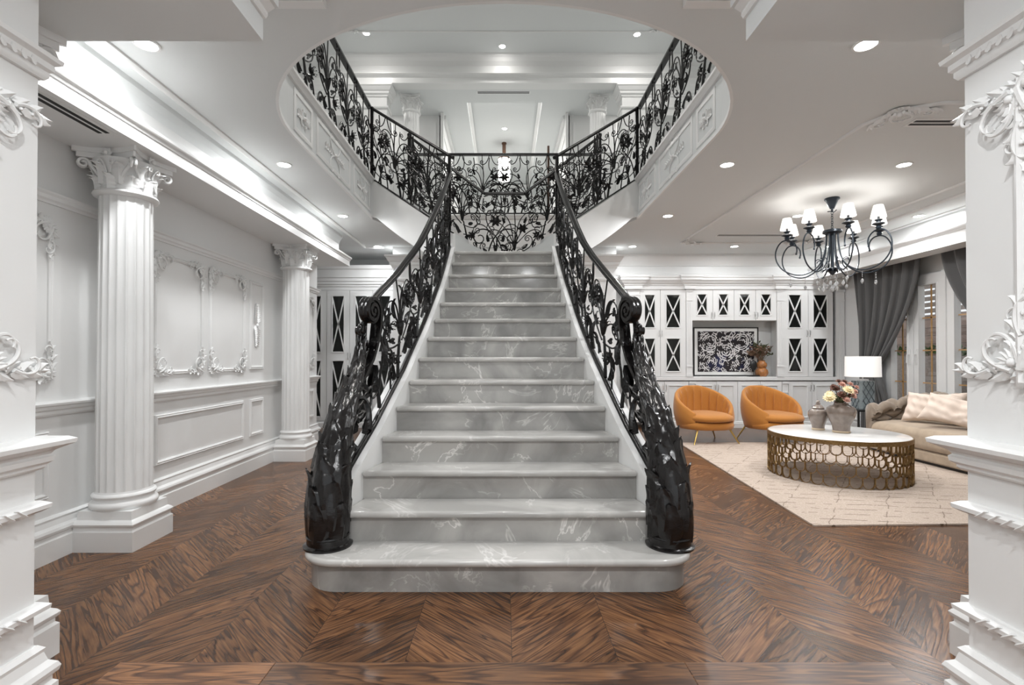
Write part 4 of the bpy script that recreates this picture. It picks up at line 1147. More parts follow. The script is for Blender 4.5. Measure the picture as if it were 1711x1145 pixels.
# carved newels
def newel(xc, s, nm):
    """s: +1 when the stair lies to the right of the newel"""
    t = thing('newel_post', 'massive carved black leafy newel with scrolled top at the %s foot of the stair' % nm, 'newel', (xc, 2.85, RISE), 0, 'carved newels')
    MB().lathe([(0.02,0), (0.132,0), (0.134,0.010), (0.118,0.016), (0.114,0.020), (0.114,0.052), (0.118,0.058), (0.114,0.066), (0.02,0.066)], (xc, 2.85, RISE), 40).build('base_ring', 'bronze_black', t)
    rs = [0.104, 0.108, 0.098, 0.082, 0.068, 0.055, 0.042, 0.031, 0.020]
    xo = [0, 0, 0, 0, 0, -0.002, -0.004, -0.006, -0.008]
    pts = []; rr = []
    for i in range(len(NEW)-1):
        for k in range(4):
            u = k/4; pts.append(V(xc+s*xo[i], NEW[i][0]*(1-u)+NEW[i+1][0]*u, NEW[i][1]*(1-u)+NEW[i+1][1]*u)); rr.append(rs[i]*(1-u)+rs[i+1]*u)
    pts.append(V(xc, *NEW[-1])); rr.append(rs[-1])
    for _ in range(2):
        pts = [pts[0]]+[(pts[i-1]+pts[i]*2+pts[i+1])/4 for i in range(1, len(pts)-1)]+[pts[-1]]
    MB().tube(pts, rr, 24).build('trunk', 'bronze_black', t)
    rn = random.Random(11)
    m = len(pts)
    def frame_at(f):
        i0 = max(0, min(m-2, int(f))); u = max(0.0, min(1.0, f-i0)); p = pts[i0].lerp(pts[i0+1], u)
        a_, b2 = max(0, i0-1), min(m-1, i0+2); tg = (pts[b2]-pts[a_]).normalized()
        a = tg.cross(XA).normalized(); return p, tg, a, tg.cross(a), rr[i0]*(1-u)+rr[i0+1]*u
    def wrapped(f0, ln, q0, hw, lobes, lift, ph):
        """leaf that hugs the trunk surface, only its tip lifting away"""
        g = []; nu = 18
        for k in range(nu+1):
            u = k/nu; p, tg, a, b2, r = frame_at(f0+ln*u)
            w = hw*(max(0.0, math.sin(PI*(0.10+0.90*u)))**0.45)*(0.80+0.26*abs(math.sin(lobes*PI*u+ph)) if lobes else 1)
            row = []
            for q in range(9):
                v = (q-4)/4.0; th = q0+v*w+0.10*math.sin(3*u+ph)
                bump = 0.10*(1-v*v)+0.06*math.cos(v*9+u*2)*(1-abs(v))+0.05*u+lift*max(0, u-0.72)**1.4*3.2
                rad = r*(1.0+bump)+0.001-0.010*abs(v)**3*(1-u)
                row.append(p+tg*(-0.012*v*v*(1 if u > 0.3 else 0))+(a*math.cos(th)+b2*math.sin(th))*rad)
            g.append(row)
        return MB().sheet(g, 0.006)
    row = 0; f = 2.2
    while f < m-7:
        r = frame_at(f)[4]; nl = 5 if r > 0.05 else 4
        for k in range(nl):
            q = 2*PI*(k+0.5*(row % 2))/nl+rn.uniform(-0.15, 0.15)
            wrapped(f+rn.uniform(-0.3, 0.3), 5.2+rn.uniform(-0.4, 0.6), q, PI/nl*1.15, 4 if row > 0 else 0, 0.55 if row > 0 else 0.15, rn.uniform(0, 1)).build('acanthus_leaf', 'bronze_black', t)
        f += 2.4; row += 1
    for k in range(5):     # rounded overlapping leaves of the drum
        wrapped(0.9, 4.6, 2*PI*k/5+0.3, 0.80, 0, 0.10, 0).build('drum_leaf', 'bronze_black', t)
    # grooved strap rising beside the trunk and rolling forward, set in a slightly turned plane
    EX, SD = V(s*0.27, 0.963, 0), V(0.963, -s*0.27, 0)
    path = [V(0, 3.12, 0.80), V(0, 3.22, 0.885), V(0, 3.33, 0.985), V(0, 3.45, 1.09), V(0, 3.555, 1.21), V(0, 3.62, 1.34), V(0, 3.648, 1.46)]
    cy, cz, R0 = 3.553, 1.548, 0.100
    for k in range(50):
        q = -0.25+k*0.24; r = R0*(1-0.0158*k)
        path.append(V(0, cy+r*math.cos(q), cz+r*math.sin(q)))
    prof = [(-1,-1), (1,-1), (1,0.7), (0.72,1), (0.52,0.55), (0.20,0.55), (0,1), (-0.20,0.55), (-0.52,0.55), (-0.72,1), (-1,0.7)]; K = len(prof)
    vs = []; n = len(path); o0 = V(xc+s*0.030, 3.50, 0)
    W2 = lambda p: o0+EX*(p.y-3.50)+V(0, 0, p.z)
    for i, p in enumerate(path):
        tg = (W2(path[min(i+1, n-1)])-W2(path[max(i-1, 0)])).normalized(); nn = SD.cross(tg)
        w = 0.026+0.014*min(1, i/6); th = 0.014
        vs += [W2(p)+SD*a*w-nn*b_*th for a, b_ in prof]
    MB().add(vs, [(i*K+k, i*K+(k+1) % K, (i+1)*K+(k+1) % K, (i+1)*K+k) for i in range(n-1) for k in range(K)] + [tuple(range(K)), tuple(range((n-1)*K, n*K))]).build('scrolled_strap', 'bronze_black', t, angle=30)
    cc = W2(V(0, cy, cz))
    MB().tube([cc-SD*0.028, cc+SD*0.028], 0.088, 28).tube([cc-SD*0.046, cc+SD*0.046], 0.016, 12).build('scroll_core', 'bronze_black', t, angle=30)
    xs = xc
    # small curl under the scroll
    c2 = [V(xs, 3.60, 1.26), V(xs, 3.56, 1.34)]
    for k in range(26):
        q = 0.2+k*0.30; r = 0.042*(1-0.028*k)
        c2.append(V(xs, 3.475+r*math.cos(q), 1.405+r*math.sin(q)))
    MB().tube(c2, [0.012]*3+[0.014]*(len(c2)-3), 8).tube([V(xs-0.03, 3.475, 1.405), V(xs+0.03, 3.475, 1.405)], 0.026, 12).build('small_curl', 'bronze_black', t)
newel(-0.985, 1, 'left'); newel(0.923, -1, 'right')

# upper flight railings (void side), gallery railings, landing back railing
for s, nm in ((-1, 'left'), (1, 'right')):
    A0, A1 = V(s*0.60 if s < 0 else 0.575, 5.90, 0), V(s*1.70, 6.51, 0)
    LT = (A1-A0).length
    r = Rail('flight_railing', 'black scrollwork railing on the void side of the short %s flight' % nm, lambda a: tuple(A0.lerp(A1, a/LT)+V(0,0,3.545+0.875*a/LT)), lambda a: tuple(A0.lerp(A1, a/LT)+V(0,0,2.67+0.85*a/LT)), 0.87, 'upper flight railings', tuple(A0.lerp(A1, 0.5)+V(0,0,3.05)))
    r.rails(0, LT, wtop=0.022)
    rn = random.Random(3)
    r.fan(LT*0.70, 0.36, 0.52, 0.85, rn, lean=0.1, r=0.008); r.fan(LT*0.28, 0.30, 0.48, 0.85, rn, lean=-0.15, r=0.008); 
    r.swirl(LT*0.49, 0.3, 0.8, rn, 0.0055)
    r.swirl(LT*0.88, 0.26, 0.84, rn, 0.006)
    r.crest(0.06, LT-0.04, 6, rn, 0.007)
    r.post((A1.x, A1.y, 0), 3.5, 4.42, 0.020)
    # gallery: straight then following the near curve
    gp = [V(s*1.73, 6.51, 0), V(s*1.73, 4.1, 0)] + [V(s*1.73*math.cos(q), 4.1-1.60*math.sin(q), 0) for q in [PI/2*k/14 for k in range(1, 8)]]
    cum = [0]
    for a, b_ in zip(gp, gp[1:]): cum.append(cum[-1]+(b_-a).length)
    def at_(a, gp=gp, cum=cum):
        a = max(-0.05, a)
        for i in range(len(cum)-1):
            if a <= cum[i+1] or i == len(cum)-2:
                return gp[i].lerp(gp[i+1], (a-cum[i])/(cum[i+1]-cum[i]))
    g = Rail('gallery_railing', 'black wrought iron railing along the %s edge of the upper stair opening' % nm, lambda a: tuple(at_(a)+V(0,0,4.43)), lambda a: tuple(at_(a)+V(0,0,3.54)), 0.87, 'gallery railings', (s*1.73, 5.3, 3.5))
    LG = cum[-1]
    g.rails(0, LG, 40, 0.030)
    rn = random.Random(4)
    for k in range(5):
        g.fan(0.32+0.62*k, 0.34, 0.55, 0.85, rn, r=0.008)
    # far side railing of the flight, turning along the upper edge
    B0, B1 = V(s*0.26, 6.72, 0), V(s*1.38, 7.33, 0); LB = (B1-B0).length
    f = Rail('flight_railing', 'black scrollwork railing on the far side of the short %s flight' % nm, lambda a: tuple(B0.lerp(B1, a/LB)+V(0,0,3.39+1.03*a/LB)), lambda a: tuple(B0.lerp(B1, a/LB)+V(0,0,2.50+1.03*a/LB)), 0.87, 'upper flight railings', tuple(B0.lerp(B1, 0.5)+V(0,0,3.0)))
    f.rails(0, LB)
    rn = random.Random(9)
    f.fan(LB*0.28, 0.34, 0.50, 0.85, rn, r=0.0075); f.fan(LB*0.74, 0.34, 0.50, 0.85, rn, r=0.0075); f.crest(0.05, LB-0.05, 6, rn)
    f.post((B1.x, B1.y, 0), 3.5, 4.44, 0.018)
    C1 = V(s*1.43, 8.17, 0); LC = (C1-B1).length
    c = Rail('gallery_railing', 'short black railing joining the %s flight to the back balustrade' % nm, lambda a: tuple(B1.lerp(C1, a/LC)+V(0,0,4.45)), lambda a: tuple(B1.lerp(C1, a/LC)+V(0,0,3.54)), 0.87, 'gallery railings', tuple(B1.lerp(C1, 0.5)+V(0,0,3.5)))
    c.rails(0, LC, 6); c.fan(LC*0.5, 0.34, 0.5, 0.85, random.Random(2), r=0.006)
    c.post((C1.x, C1.y, 0), 3.5, 4.49, 0.02)

lr = Rail('landing_railing', 'low floral iron panel at the back of the stair landing', lambda a: (a, 6.72, 3.39), lambda a: (a, 6.72, 2.47), 0.90, None, (0, 6.72, 2.45))
lr.rails(-0.26, 0.26, 4, wtop=0.022)
rn = random.Random(1)
lr.fan(0.13, 0.22, 0.36, 0.88, rn, r=0.008)
lr.swirl(-0.12, 0.26, 0.85, rn, 0.008)
lr.crest(-0.24, 0.24, 4, rn, 0.007)
br_ = Rail('back_balustrade', 'long level black iron balustrade of fanning stems across the upper hall', lambda a: (a, 8.17, 4.49), lambda a: (a, 8.17, 3.54), 0.92, None, (0, 8.17, 3.5))
br_.rails(-1.43, 1.43, 6, wtop=0.024)
for k, a in enumerate((-1.12, -0.35, 0.37, 1.12)):
    br_.fan(a, 0.26+0.1*(k % 2), 0.62, 0.90, rn, r=0.0085, lean=-0.3 if a < 0 else 0.3)
for a in (-0.74, 0.0, 0.76): br_.swirl(a, 0.4, 0.88, rn, 0.0085)
br_.crest(-1.40, 1.40, 12, rn, 0.008)
tp_ = MB().box(0.70, 0.735, 8.28, 8.32, ZF, 4.68).build('timber_post', 'timber', None, False)
tag(tp_, 'slender brown timber post standing behind the back balustrade', 'post')

# pendant in the upper hall
t = thing('pendant_light', 'glowing glass cylinder pendant on a dark rod in the upper hall', 'pendant', (-0.01, 12.6, ZH+0.2))
px, py = -0.01, 12.6
MB().lathe([(0.01,ZH+0.2), (0.06,ZH+0.2), (0.06,ZH+0.17), (0.01,ZH+0.165)], (px, py, 0), 20).build('canopy', 'timber', t)
MB().tube([(px, py, ZH+0.18), (px, py, 6.16)], 0.045, 8).build('rod', 'timber', t)
MB().lathe([(0.13,5.62), (0.145,5.62), (0.145,6.14), (0.13,6.14)], (px, py, 0), 24).build('glass_cylinder', 'pendant', t)
MB().ball((px, py, 5.55), 0.05, 10).build('finial', 'chrome', t)
MB().lathe([(0.01,6.14), (0.15,6.14), (0.15,6.165), (0.01,6.165)], (px, py, 0), 24).build('cap', 'timber', t)

# ================================================================ BUILT-IN CABINETS (far wall)
CY = 8.85
def X_(px): return (px-843)*0.010412
def Z_(py): return 1.225+(597-py)*0.010412
def handle(mb, x, z, y, L_=0.10, h=None):
    mb.tube([(x, y, z-L_/2), (x, y-0.022, z-L_/2+0.012), (x, y-0.024, z), (x, y-0.022, z+L_/2-0.012), (x, y, z+L_/2)], 0.0045, 6)
    mb.ball((x, y-0.004, z-L_/2-0.012), 0.007, 6)
def glass_door(t, x0, x1, z0, z1, panes, hside, y=CY):
    """framed door with crossed bars over dark glass; panes: list of (gx0,gx1,gz0,gz1)"""
    e = 0.0035; x0 += e; x1 -= e
    xs = panes[0][0], panes[0][1]
    mb = MB().box(x0, xs[0], y-0.022, y, z0+e, z1-e).box(xs[1], x1, y-0.022, y, z0+e, z1-e)
    zz = [z0+e] + [v for p in sorted(panes, key=lambda p: p[2]) for v in (p[2], p[3])] + [z1-e]
    for a, b_ in zip(zz[0::2], zz[1::2]): mb.box(xs[0], xs[1], y-0.022, y, a, b_)
    for p in panes:
        mb.sweep([(0,0.0), (0,0.010), (-0.012,0.010), (-0.018,0.0)], [(p[0],p[2]), (p[1],p[2]), (p[1],p[3]), (p[0],p[3])], True, (0,y-0.022,0), XA, ZA, -YA)
    d = mb.build('door', 'trim', t, False)
    for p in panes:
        MB().box(p[0], p[1], y-0.010, y-0.006, p[2], p[3]).build('pane', 'glassdark', d, False)
        b2 = MB()
        for (ax, az, bx, bz) in ((p[0],p[2],p[1],p[3]), (p[0],p[3],p[1],p[2])):
            dd = V(bx-ax, 0, bz-az); L_ = dd.length; dd.normalize(); nn = V(-dd.z, 0, dd.x)
            b2.obox(V(ax, y-0.014, az), dd, nn, -YA, (0.004, L_-0.004), (-0.011, 0.011), (0, 0.009))
        b2.build('cross_bars', 'trim', d, False)
    hm = MB(); hx = x1-0.022 if hside > 0 else x0+0.022
    hz = (z0+0.10) if len(panes) == 1 else (z0+z1)/2
    handle(hm, hx, hz, y-0.022); hm.build('handle', 'chrome', d)
    return d
def panel_door(t, x0, x1, z0, z1, hside, y=CY):
    e = 0.0035; x0 += e; x1 -= e; f = 0.065
    mb = MB().box(x0, x0+f, y-0.022, y, z0, z1).box(x1-f, x1, y-0.022, y, z0, z1).box(x0+f, x1-f, y-0.022, y, z0, z0+f).box(x0+f, x1-f, y-0.022, y, z1-f, z1).box(x0+f, x1-f, y-0.012, y, z0+f, z1-f)
    mb.sweep([(0,0), (0,0.010), (-0.010,0.008), (-0.016,-0.008)], [(x0+f,z0+f), (x1-f,z0+f), (x1-f,z1-f), (x0+f,z1-f)], True, (0,y-0.022,0), XA, ZA, -YA)
    d = mb.build('door', 'trim', t, False)
    hm = MB(); handle(hm, x1-0.024 if hside > 0 else x0+0.024, z1-0.10, y-0.022); hm.build('handle', 'chrome', d)
def pilaster(t, x0, x1, z0, z1, y=CY):
    mb = MB().box(x0, x1, y-0.035, y, z0, z1); c = (x0+x1)/2; w = (x1-x0)
    for k in (-0.25, 0, 0.25): mb.box(c+k*w-0.008, c+k*w+0.008, y-0.041, y-0.034, z0+0.22, z1-0.22)
    mb.box(x0-0.006, x1+0.006, y-0.045, y, z0, z0+0.05).box(x0-0.004, x1+0.004, y-0.045, y, z0+0.17, z0+0.19).box(x0-0.006, x1+0.006, y-0.05, y, z1-0.04, z1).box(x0-0.004, x1+0.004, y-0.045, y, z1-0.20, z1-0.18)
    mb.build('pilaster', 'trim', t, False)
CORN = [(0,0), (0.022,0), (0.022,0.055), (0.034,0.065), (0.040,0.085), (0.06,0.10), (0.085,0.135), (0.105,0.150), (0.105,0.185), (0.118,0.20), (0.118,0.225), (0,0.225)]
yb = 9.22
zd0, zd1 = Z_(629.6), Z_(484)
def upper_unit(label, x0, x1, cols, zrows, name='glazed_cabinet', z0=zd0):
    t = thing(name, label, 'cabinet', ((x0+x1)/2, CY, z0), 0, 'built-in cabinets on the far wall')
    return t
# --- living room side
UX = dict(a=X_(1068.6), b=X_(1103), c=X_(1145.6), p=X_(1155.6), m0=X_(1156), m1=X_(1190.5), m2=X_(1226), m3=X_(1262), m4=X_(1297), r0=X_(1307.6), r1=X_(1349.5), r2=X_(1391))
def tall_pair(t, x0, x1, x2, gl):
    MB().box(x0, x2, CY, yb, zd0, zd1).build('body', 'trim', t, False)
    zr = ((Z_(549), Z_(492)), (Z_(622), Z_(565)))
    for (a, b_), g, hs in (((x0, x1), gl[0], 1), ((x1, x2), gl[1], -1)):
        glass_door(t, a, b_, zd0, zd1, [(g[0], g[1], lo, hi) for lo, hi in zr], hs)
t = upper_unit('tall white glazed cabinet with crossed bars just left of the framed print', UX['a'], UX['c'], 2, 2)
tall_pair(t, UX['a'], UX['b'], UX['c'], ((X_(1075.5), X_(1095)), (X_(1111.5), X_(1137))))
pilaster(t, UX['c']+0.002, UX['m0']-0.002, zd0, zd1)
pilaster(t, X_(1048), UX['a']-0.004, 0.10, Z_(475))
t = upper_unit('tall white glazed cabinet with crossed bars right of the framed print, by the curtains', UX['r0'], UX['r2'], 2, 2)
tall_pair(t, UX['r0'], UX['r1'], UX['r2'], ((X_(1315.5), X_(1339)), (X_(1357), X_(1382))))
pilaster(t, UX['m4']+0.002, UX['r0']-0.002, zd0, zd1)
t = upper_unit('row of four small white glazed doors above the niche with the framed print', UX['m0'], UX['m4'], 4, 1)
zn = Z_(536)
MB().box(UX['m0'], UX['m4'], CY, yb, zn, zd1).box(UX['m0'], UX['m4'], 9.215, 9.245, zd0, zn).build('body', 'trim', t, False)
for k, (a, b_, g0, g1) in enumerate(((UX['m0'], UX['m1'], 1163, 1181.7), (UX['m1'], UX['m2'], 1199, 1217), (UX['m2'], UX['m3'], 1234, 1253), (UX['m3'], UX['m4'], 1269.5, 1288.5))):
    glass_door(t, a, b_, zn, zd1, [(X_(g0), X_(g1), Z_(528), Z_(491))], 1 if k % 2 == 0 else -1)
# cornice over everything
t = thing('cabinet_cornice', 'stepped white cornice running over the living room cabinets', 'cornice', (3.8, CY, zd1))
mb = MB()
cx = [X_(1044), UX['c']-0.02, UX['c']-0.02, UX['m0']+0.02, UX['m0']+0.02, UX['m4']-0.02, UX['m4']-0.02, UX['r0']+0.02, UX['r0']+0.02, X_(1400)]
pts = []
for i, x in enumerate(cx):
    out = CY-0.02 if (i//2) % 2 == 0 else CY-0.06
    pts.append((x, out))
pts = [(X_(1044), 9.22), (X_(1044), CY-0.06), (X_(1070), CY-0.06), (X_(1070), CY-0.02)] + pts[1:-1] + [(X_(1400), CY-0.02), (X_(1400), 9.22)]
mb.sweep(CORN, pts, o=(0,0,zd1))
mb.box(X_(1044), X_(1400), CY-0.018, 9.22, zd1+0.002, zd1+0.22)
mb.build('moulding', 'trim', t, False)
# worktop and base units
wt = MB().box(X_(1044), X_(1400.5), CY-0.035, 9.245, Z_(636), zd0-0.002).build('worktop', 'trim', None, True, bevel=0.006)
tag(wt, 'long white counter top across the low cabinets under the framed print', 'worktop')
zb0, zb1 = Z_(704), Z_(637.5)
def base_unit(label, edges, pil=None):
    t = thing('base_cabinet', label, 'cabinet', ((edges[0]+edges[-1])/2, CY, 0), 0, 'low white cabinets under the counter')
    MB().box(edges[0], edges[-1], CY, 9.22, 0.10, zb1).build('body', 'trim', t, False)
    for k, (a, b_) in enumerate(zip(edges, edges[1:])): panel_door(t, a, b_, zb0, zb1-0.004, 1 if k % 2 == 0 else -1)
    MB().sweep([(0,0), (0.045,0), (0.045,0.08), (0.035,0.09), (0.04,0.10), (0.02,0.115), (0,0.12)], [(edges[0], CY), (edges[-1]+(0.09 if pil else 0), CY)]).build('plinth', 'trim', t, False)
    if pil: pilaster(t, pil[0], pil[1], 0.115, zb1)
base_unit('low white cabinet half hidden by the right railing', [X_(1072), X_(1109.5), X_(1150)], (X_(1150.5), X_(1160)))
base_unit('four door low white cabinet behind the two orange armchairs', [X_(1161), X_(1196), X_(1231.5), X_(1269), X_(1305)], (X_(1305.5), X_(1315)))
base_unit('low white cabinet at the right end behind the flowers', [X_(1316), X_(1355), X_(1399)])
# bulkhead above cabinets
struct('wall_bulkhead', MB().box(1.80, 5.95, CY+0.03, 9.25, 2.615, ZC), 'wall')
struct('trim_17', MB().sweep([(0,0), (0.02,0), (0.02,0.02), (0.008,0.03), (0.008,0.15), (0.03,0.16), (0.04,0.18), (0.09,0.24), (0.12,0.29), (0.13,0.31), (0.13,0.345), (0,0.345)], [(1.80, CY+0.03), (5.95, CY+0.03)], o=(0,0,2.655)), 'trim')
struct('wall_back', MB().box(X_(1400.5)+0.03, 5.95, CY+0.05, 9.25, 0, 2.62), 'wall')
t = thing('wall_pilaster', 'plain white pilaster between the cabinets and the curtain', 'pilaster', (5.86, CY, 0))
pilaster(t, 5.78, 5.93, 0.0, 2.40, CY+0.05)
# --- left side: full height glazed doors
zl0, zl1 = 0.115, Z_(485)
def left_unit(label, xs, gl):
    t = thing('glazed_cabinet', label, 'cabinet', ((xs[0]+xs[-1])/2, CY, 0), 0, 'built-in cabinets on the far wall')
    MB().box(xs[0], xs[-1], CY, 9.22, 0.10, zl1).build('body', 'trim', t, False)
    for k, (a, b_) in enumerate(zip(xs, xs[1:])):
        w = b_-a
        glass_door(t, a, b_, zl0+0.005, zl1-0.004, [(a+w*0.22, b_-w*0.22, Z_(589.6), Z_(494)), (a+w*0.22, b_-w*0.22, Z_(697), Z_(602))], 1 if k % 2 == 0 else -1)
    MB().sweep([(0,0), (0.03,0), (0.03,0.08), (0.02,0.10), (0,0.11)], [(xs[0], CY), (xs[-1], CY)]).build('plinth', 'trim', t, False)
left_unit('tall white glazed cabinet behind the far left column', [-3.88, -3.485, -3.09], 0)
left_unit('tall white glazed cabinet seen between the far left column and the left newel', [-3.086, -2.69, -2.292], 0)
left_unit('tall white glazed cabinet partly behind the left stair railing', [-2.288, -1.88], 0)
t = thing('cabinet_cornice', 'layered white cornice over the tall cabinets on the far left', 'cornice', (-2.9, CY, zl1))
MB().sweep([(0,0), (0.02,0), (0.02,0.05), (0.035,0.06), (0.035,0.09), (0.055,0.10), (0.055,0.135), (0.07,0.15), (0.07,0.20), (0.09,0.21), (0.09,0.34), (0.11,0.36), (0.11,0.42), (0,0.42)], [(-4.55, CY), (-1.83, CY)], o=(0,0,zl1)).box(-4.55, -1.83, CY, 9.22, zl1, zl1+0.41).build('moulding', 'trim', t, False)
struct('wall_back', MB().box(-4.55, -3.89, CY+0.02, 9.22, 0, zl1), 'wall')

# ================================================================ FRAMED PRINT, VASE, SCULPTURE
zt = zd0
t = thing('framed_print', 'large abstract black and white print in a black frame leaning in the niche', 'picture', ((X_(1159)+X_(1267.5))/2, 9.0, zt))
k_ = 9.10/8.85
fx0, fx1 = (1159-843)/850*9.10, (1267.5-843)/850*9.10; fz1 = 1.225+(597-547)/850*9.10
cxp = (fx0+fx1)/2; fz0 = zt+0.001; h = fz1-fz0; w = fx1-fx0
t.location = (cxp, 9.10, fz0); MATS[t.name] = Matrix.Translation(t.location)
mb = MB(); b = 0.018
mb.box(-w/2, w/2, 0, 0.03, 0, b).box(-w/2, w/2, 0, 0.03, h-b, h).box(-w/2, -w/2+b, 0, 0.03, b, h-b).box(w/2-b, w/2, 0, 0.03, b, h-b)
mb.build('frame', 'black', t, False, world=False)
MB().box(-w/2+b, w/2-b, 0.012, 0.024, b, h-b).build('mat_board', 'mat', t, False, world=False)
am = MB().box(-w/2+0.075, w/2-0.075, -0.003, 0.003, -h/2+0.075, h/2-0.075).build('print', 'art', t, False, world=False)
am.location = (0, 0.010, h/2)
def dried(mb, p, hgt, rn, spread=0.14):
    for k in range(26):
        a = rn.uniform(0, 2*PI); u = rn.uniform(0.2, 1)
        tip = V(p.x+math.cos(a)*spread*u*1.2, p.y+math.sin(a)*spread*u*0.6, p.z+hgt*rn.uniform(0.35, 1))
        mid = (p+tip)/2+V(0,0,0.03)
        mb.tube([p, mid, tip], 0.002, 4)
        for q in range(7):
            b_ = rn.uniform(0, 2*PI); c = mid.lerp(tip, rn.uniform(0.2, 1))
            mb.leaf(c, (math.cos(b_), math.sin(b_), rn.uniform(0.0, 1)), (rn.uniform(-1,1), rn.uniform(-1,1), 1), 0.05, 0.013, 0.4, 0, nu=4)
# gourd vase
vx = (1274-843)/850*8.95
t = thing('gourd_vase', 'amber double gourd vase on the counter right of the print', 'vase', (vx, 8.98, zt))
MB().lathe([(0.005,0.002), (0.075,0.002), (0.10,0.03), (0.108,0.07), (0.10,0.11), (0.075,0.135), (0.066,0.145), (0.078,0.165), (0.088,0.20), (0.08,0.235), (0.055,0.255), (0.05,0.27), (0.056,0.282), (0.046,0.282), (0.042,0.26), (0.005,0.25)], (vx, 8.98, zt), 32).build('body', 'amber', t)
rn = random.Random(2)
t = thing('dried_flowers', 'spray of dried brown and green flowers in the amber vase', 'flowers', (vx, 8.98, zt+0.26))
m1, m2 = MB(), MB(); dried(m1, V(vx, 8.98, zt+0.255), 0.36, rn, 0.16); dried(m2, V(vx-0.02, 8.96, zt+0.255), 0.30, rn, 0.22)
m1.build('stems', 'leafgreen', t); m2.build('blooms', 'drybrown', t)
# dark sculpture on a stand
sx_ = (1258-843)/850*8.95
t = thing('mask_sculpture', 'small black mask sculpture on a thin stand left of the amber vase', 'sculpture', (sx_, 8.93, zt))
MB().box(sx_-0.10, sx_+0.09, 8.88, 8.98, zt+0.001, zt+0.02).build('stand_base', 'black', t, False)
MB().tube([(sx_, 8.93, zt+0.02), (sx_, 8.93, zt+0.14)], 0.006, 8).build('rod', 'black', t)
MB().lathe([(0.002,0.10), (0.03,0.115), (0.055,0.16), (0.062,0.21), (0.055,0.25), (0.03,0.275), (0.002,0.28)], (sx_, 8.93, zt), 16, 0.5).build('mask', 'black', t)

# ================================================================ ARMCHAIRS
def armchair(label, loc, rz):
    t = thing('tub_armchair', label, 'armchair', loc, rz, 'orange velvet tub armchairs')
    # shell: inner and outer surface, height falls from the back to the arm fronts
    na = 130; A = R(138)
    def shell(a, lvl):
        """a in -1..1 round the tub, lvl 0..1 inside bottom->top->outside bottom"""
        th = a*A; u = abs(a)
        top = 0.80 - 0.36*max(0, (u-0.10)/0.90)**1.35
        flute = 0.034*(abs(math.sin(PI*(a*6.5)))**0.33-1)
        rx, ry = 0.43, 0.39
        def pt(k, z, extra=0):
            return V((rx*k+extra)*math.sin(th), (ry*k+extra)*math.cos(th)*(1.0 if math.cos(th) > 0 else 0.98), z)
        pts = []
        for i in range(6):      # inside, leaning outwards
            f = i/5; z = 0.36+(top-0.09-0.36)*f
            pts.append(pt(0.74+0.08*f, z, flute*(0.3+0.7*f)))
        for i in range(1, 6):   # rolled top
            q = PI*i/6; pts.append(pt(0.885-0.075*math.cos(q), top-0.05+0.045*math.sin(q), 0))
        for i in range(7):
            f = i/6; z = top-0.09+(0.20-top+0.09)*f
            pts.append(pt(0.975+0.035*math.sin(PI*f)-0.13*f**2, z))
        pts.append(pt(0.6, 0.19)); pts.append(pt(0.6, 0.30))
        return pts
    rows = [shell(-1+2*i/na, 0) for i in range(na+1)]
    K = len(rows[0]); mb = MB()
    mb.add([p for r in rows for p in r], [(i*K+k, i*K+(k+1) % K, (i+1)*K+(k+1) % K, (i+1)*K+k) for i in range(na) for k in range(K)] + [tuple(range(K)), tuple(range(na*K, na*K+K))])
    mb.build('shell', 'velvet', t, world=False, angle=70)
    def cushion(z0, z1, kx, front, bulge, nm):
        mb = MB(); rings = []; n = 40
        def outline(k):
            o = []
            for i in range(n):
                q = 2*PI*i/n; x = math.sin(q); y = math.cos(q)
                ex = abs(x)**0.8*math.copysign(1, x)*kx*k; 
                yy = (abs(y)**0.85)*math.copysign(1, y)*(0.30 if y > 0 else front)*k
                o.append((ex, yy))
            return o
        prof = [(0.0, 0.02), (z0, 0.85), (z0+0.012, 0.96), ((z0+z1)/2, 1.0), (z1-0.012, 0.96), (z1+bulge*0.4, 0.80), (z1+bulge*0.85, 0.5), (z1+bulge, 0.02)]
        prof[0] = (z0, 0.02)
        for z, k in prof: rings.append([(x, y, z) for x, y in outline(k)])
        mb.add([p for r in rings for p in r], [(i*n+k, i*n+(k+1) % n, (i+1)*n+(k+1) % n, (i+1)*n+k) for i in range(len(prof)-1) for k in range(n)]+[tuple(range(n)), tuple(range((len(prof)-1)*n, len(prof)*n))])
        mb.build(nm, 'velvet', t, world=False, angle=70)
    cushion(0.20, 0.315, 0.385, 0.40, 0.0, 'base')
    cushion(0.315, 0.405, 0.36, 0.435, 0.035, 'seat_cushion')
    for x, y in ((-0.24, -0.27), (0.24, -0.27), (-0.25, 0.23), (0.25, 0.23)):
        MB().tube([(x, y, 0.21), (x*1.42, y*1.32, 0.0)], [0.014, 0.008], 10).build('leg', 'brass', t, world=False)
    return t
ch = armchair('orange velvet tub armchair nearer the staircase', (2.90, 7.42, 0), R(8))
dup(ch, (3.89, 7.42, 0), R(12), 'orange velvet tub armchair nearer the lamp, partly behind the coffee table')

# ================================================================ RUG
rg = MB().prism([(2.23, 3.68), (7.5, 3.80) if False else (5.6, 3.78), (5.75, 7.30), (2.47, 7.22)], 0.001, 0.013).build('rug', 'rug', None, False)
tag(rg, 'large cream rug with thin dark lattice lines under the coffee table', 'rug')

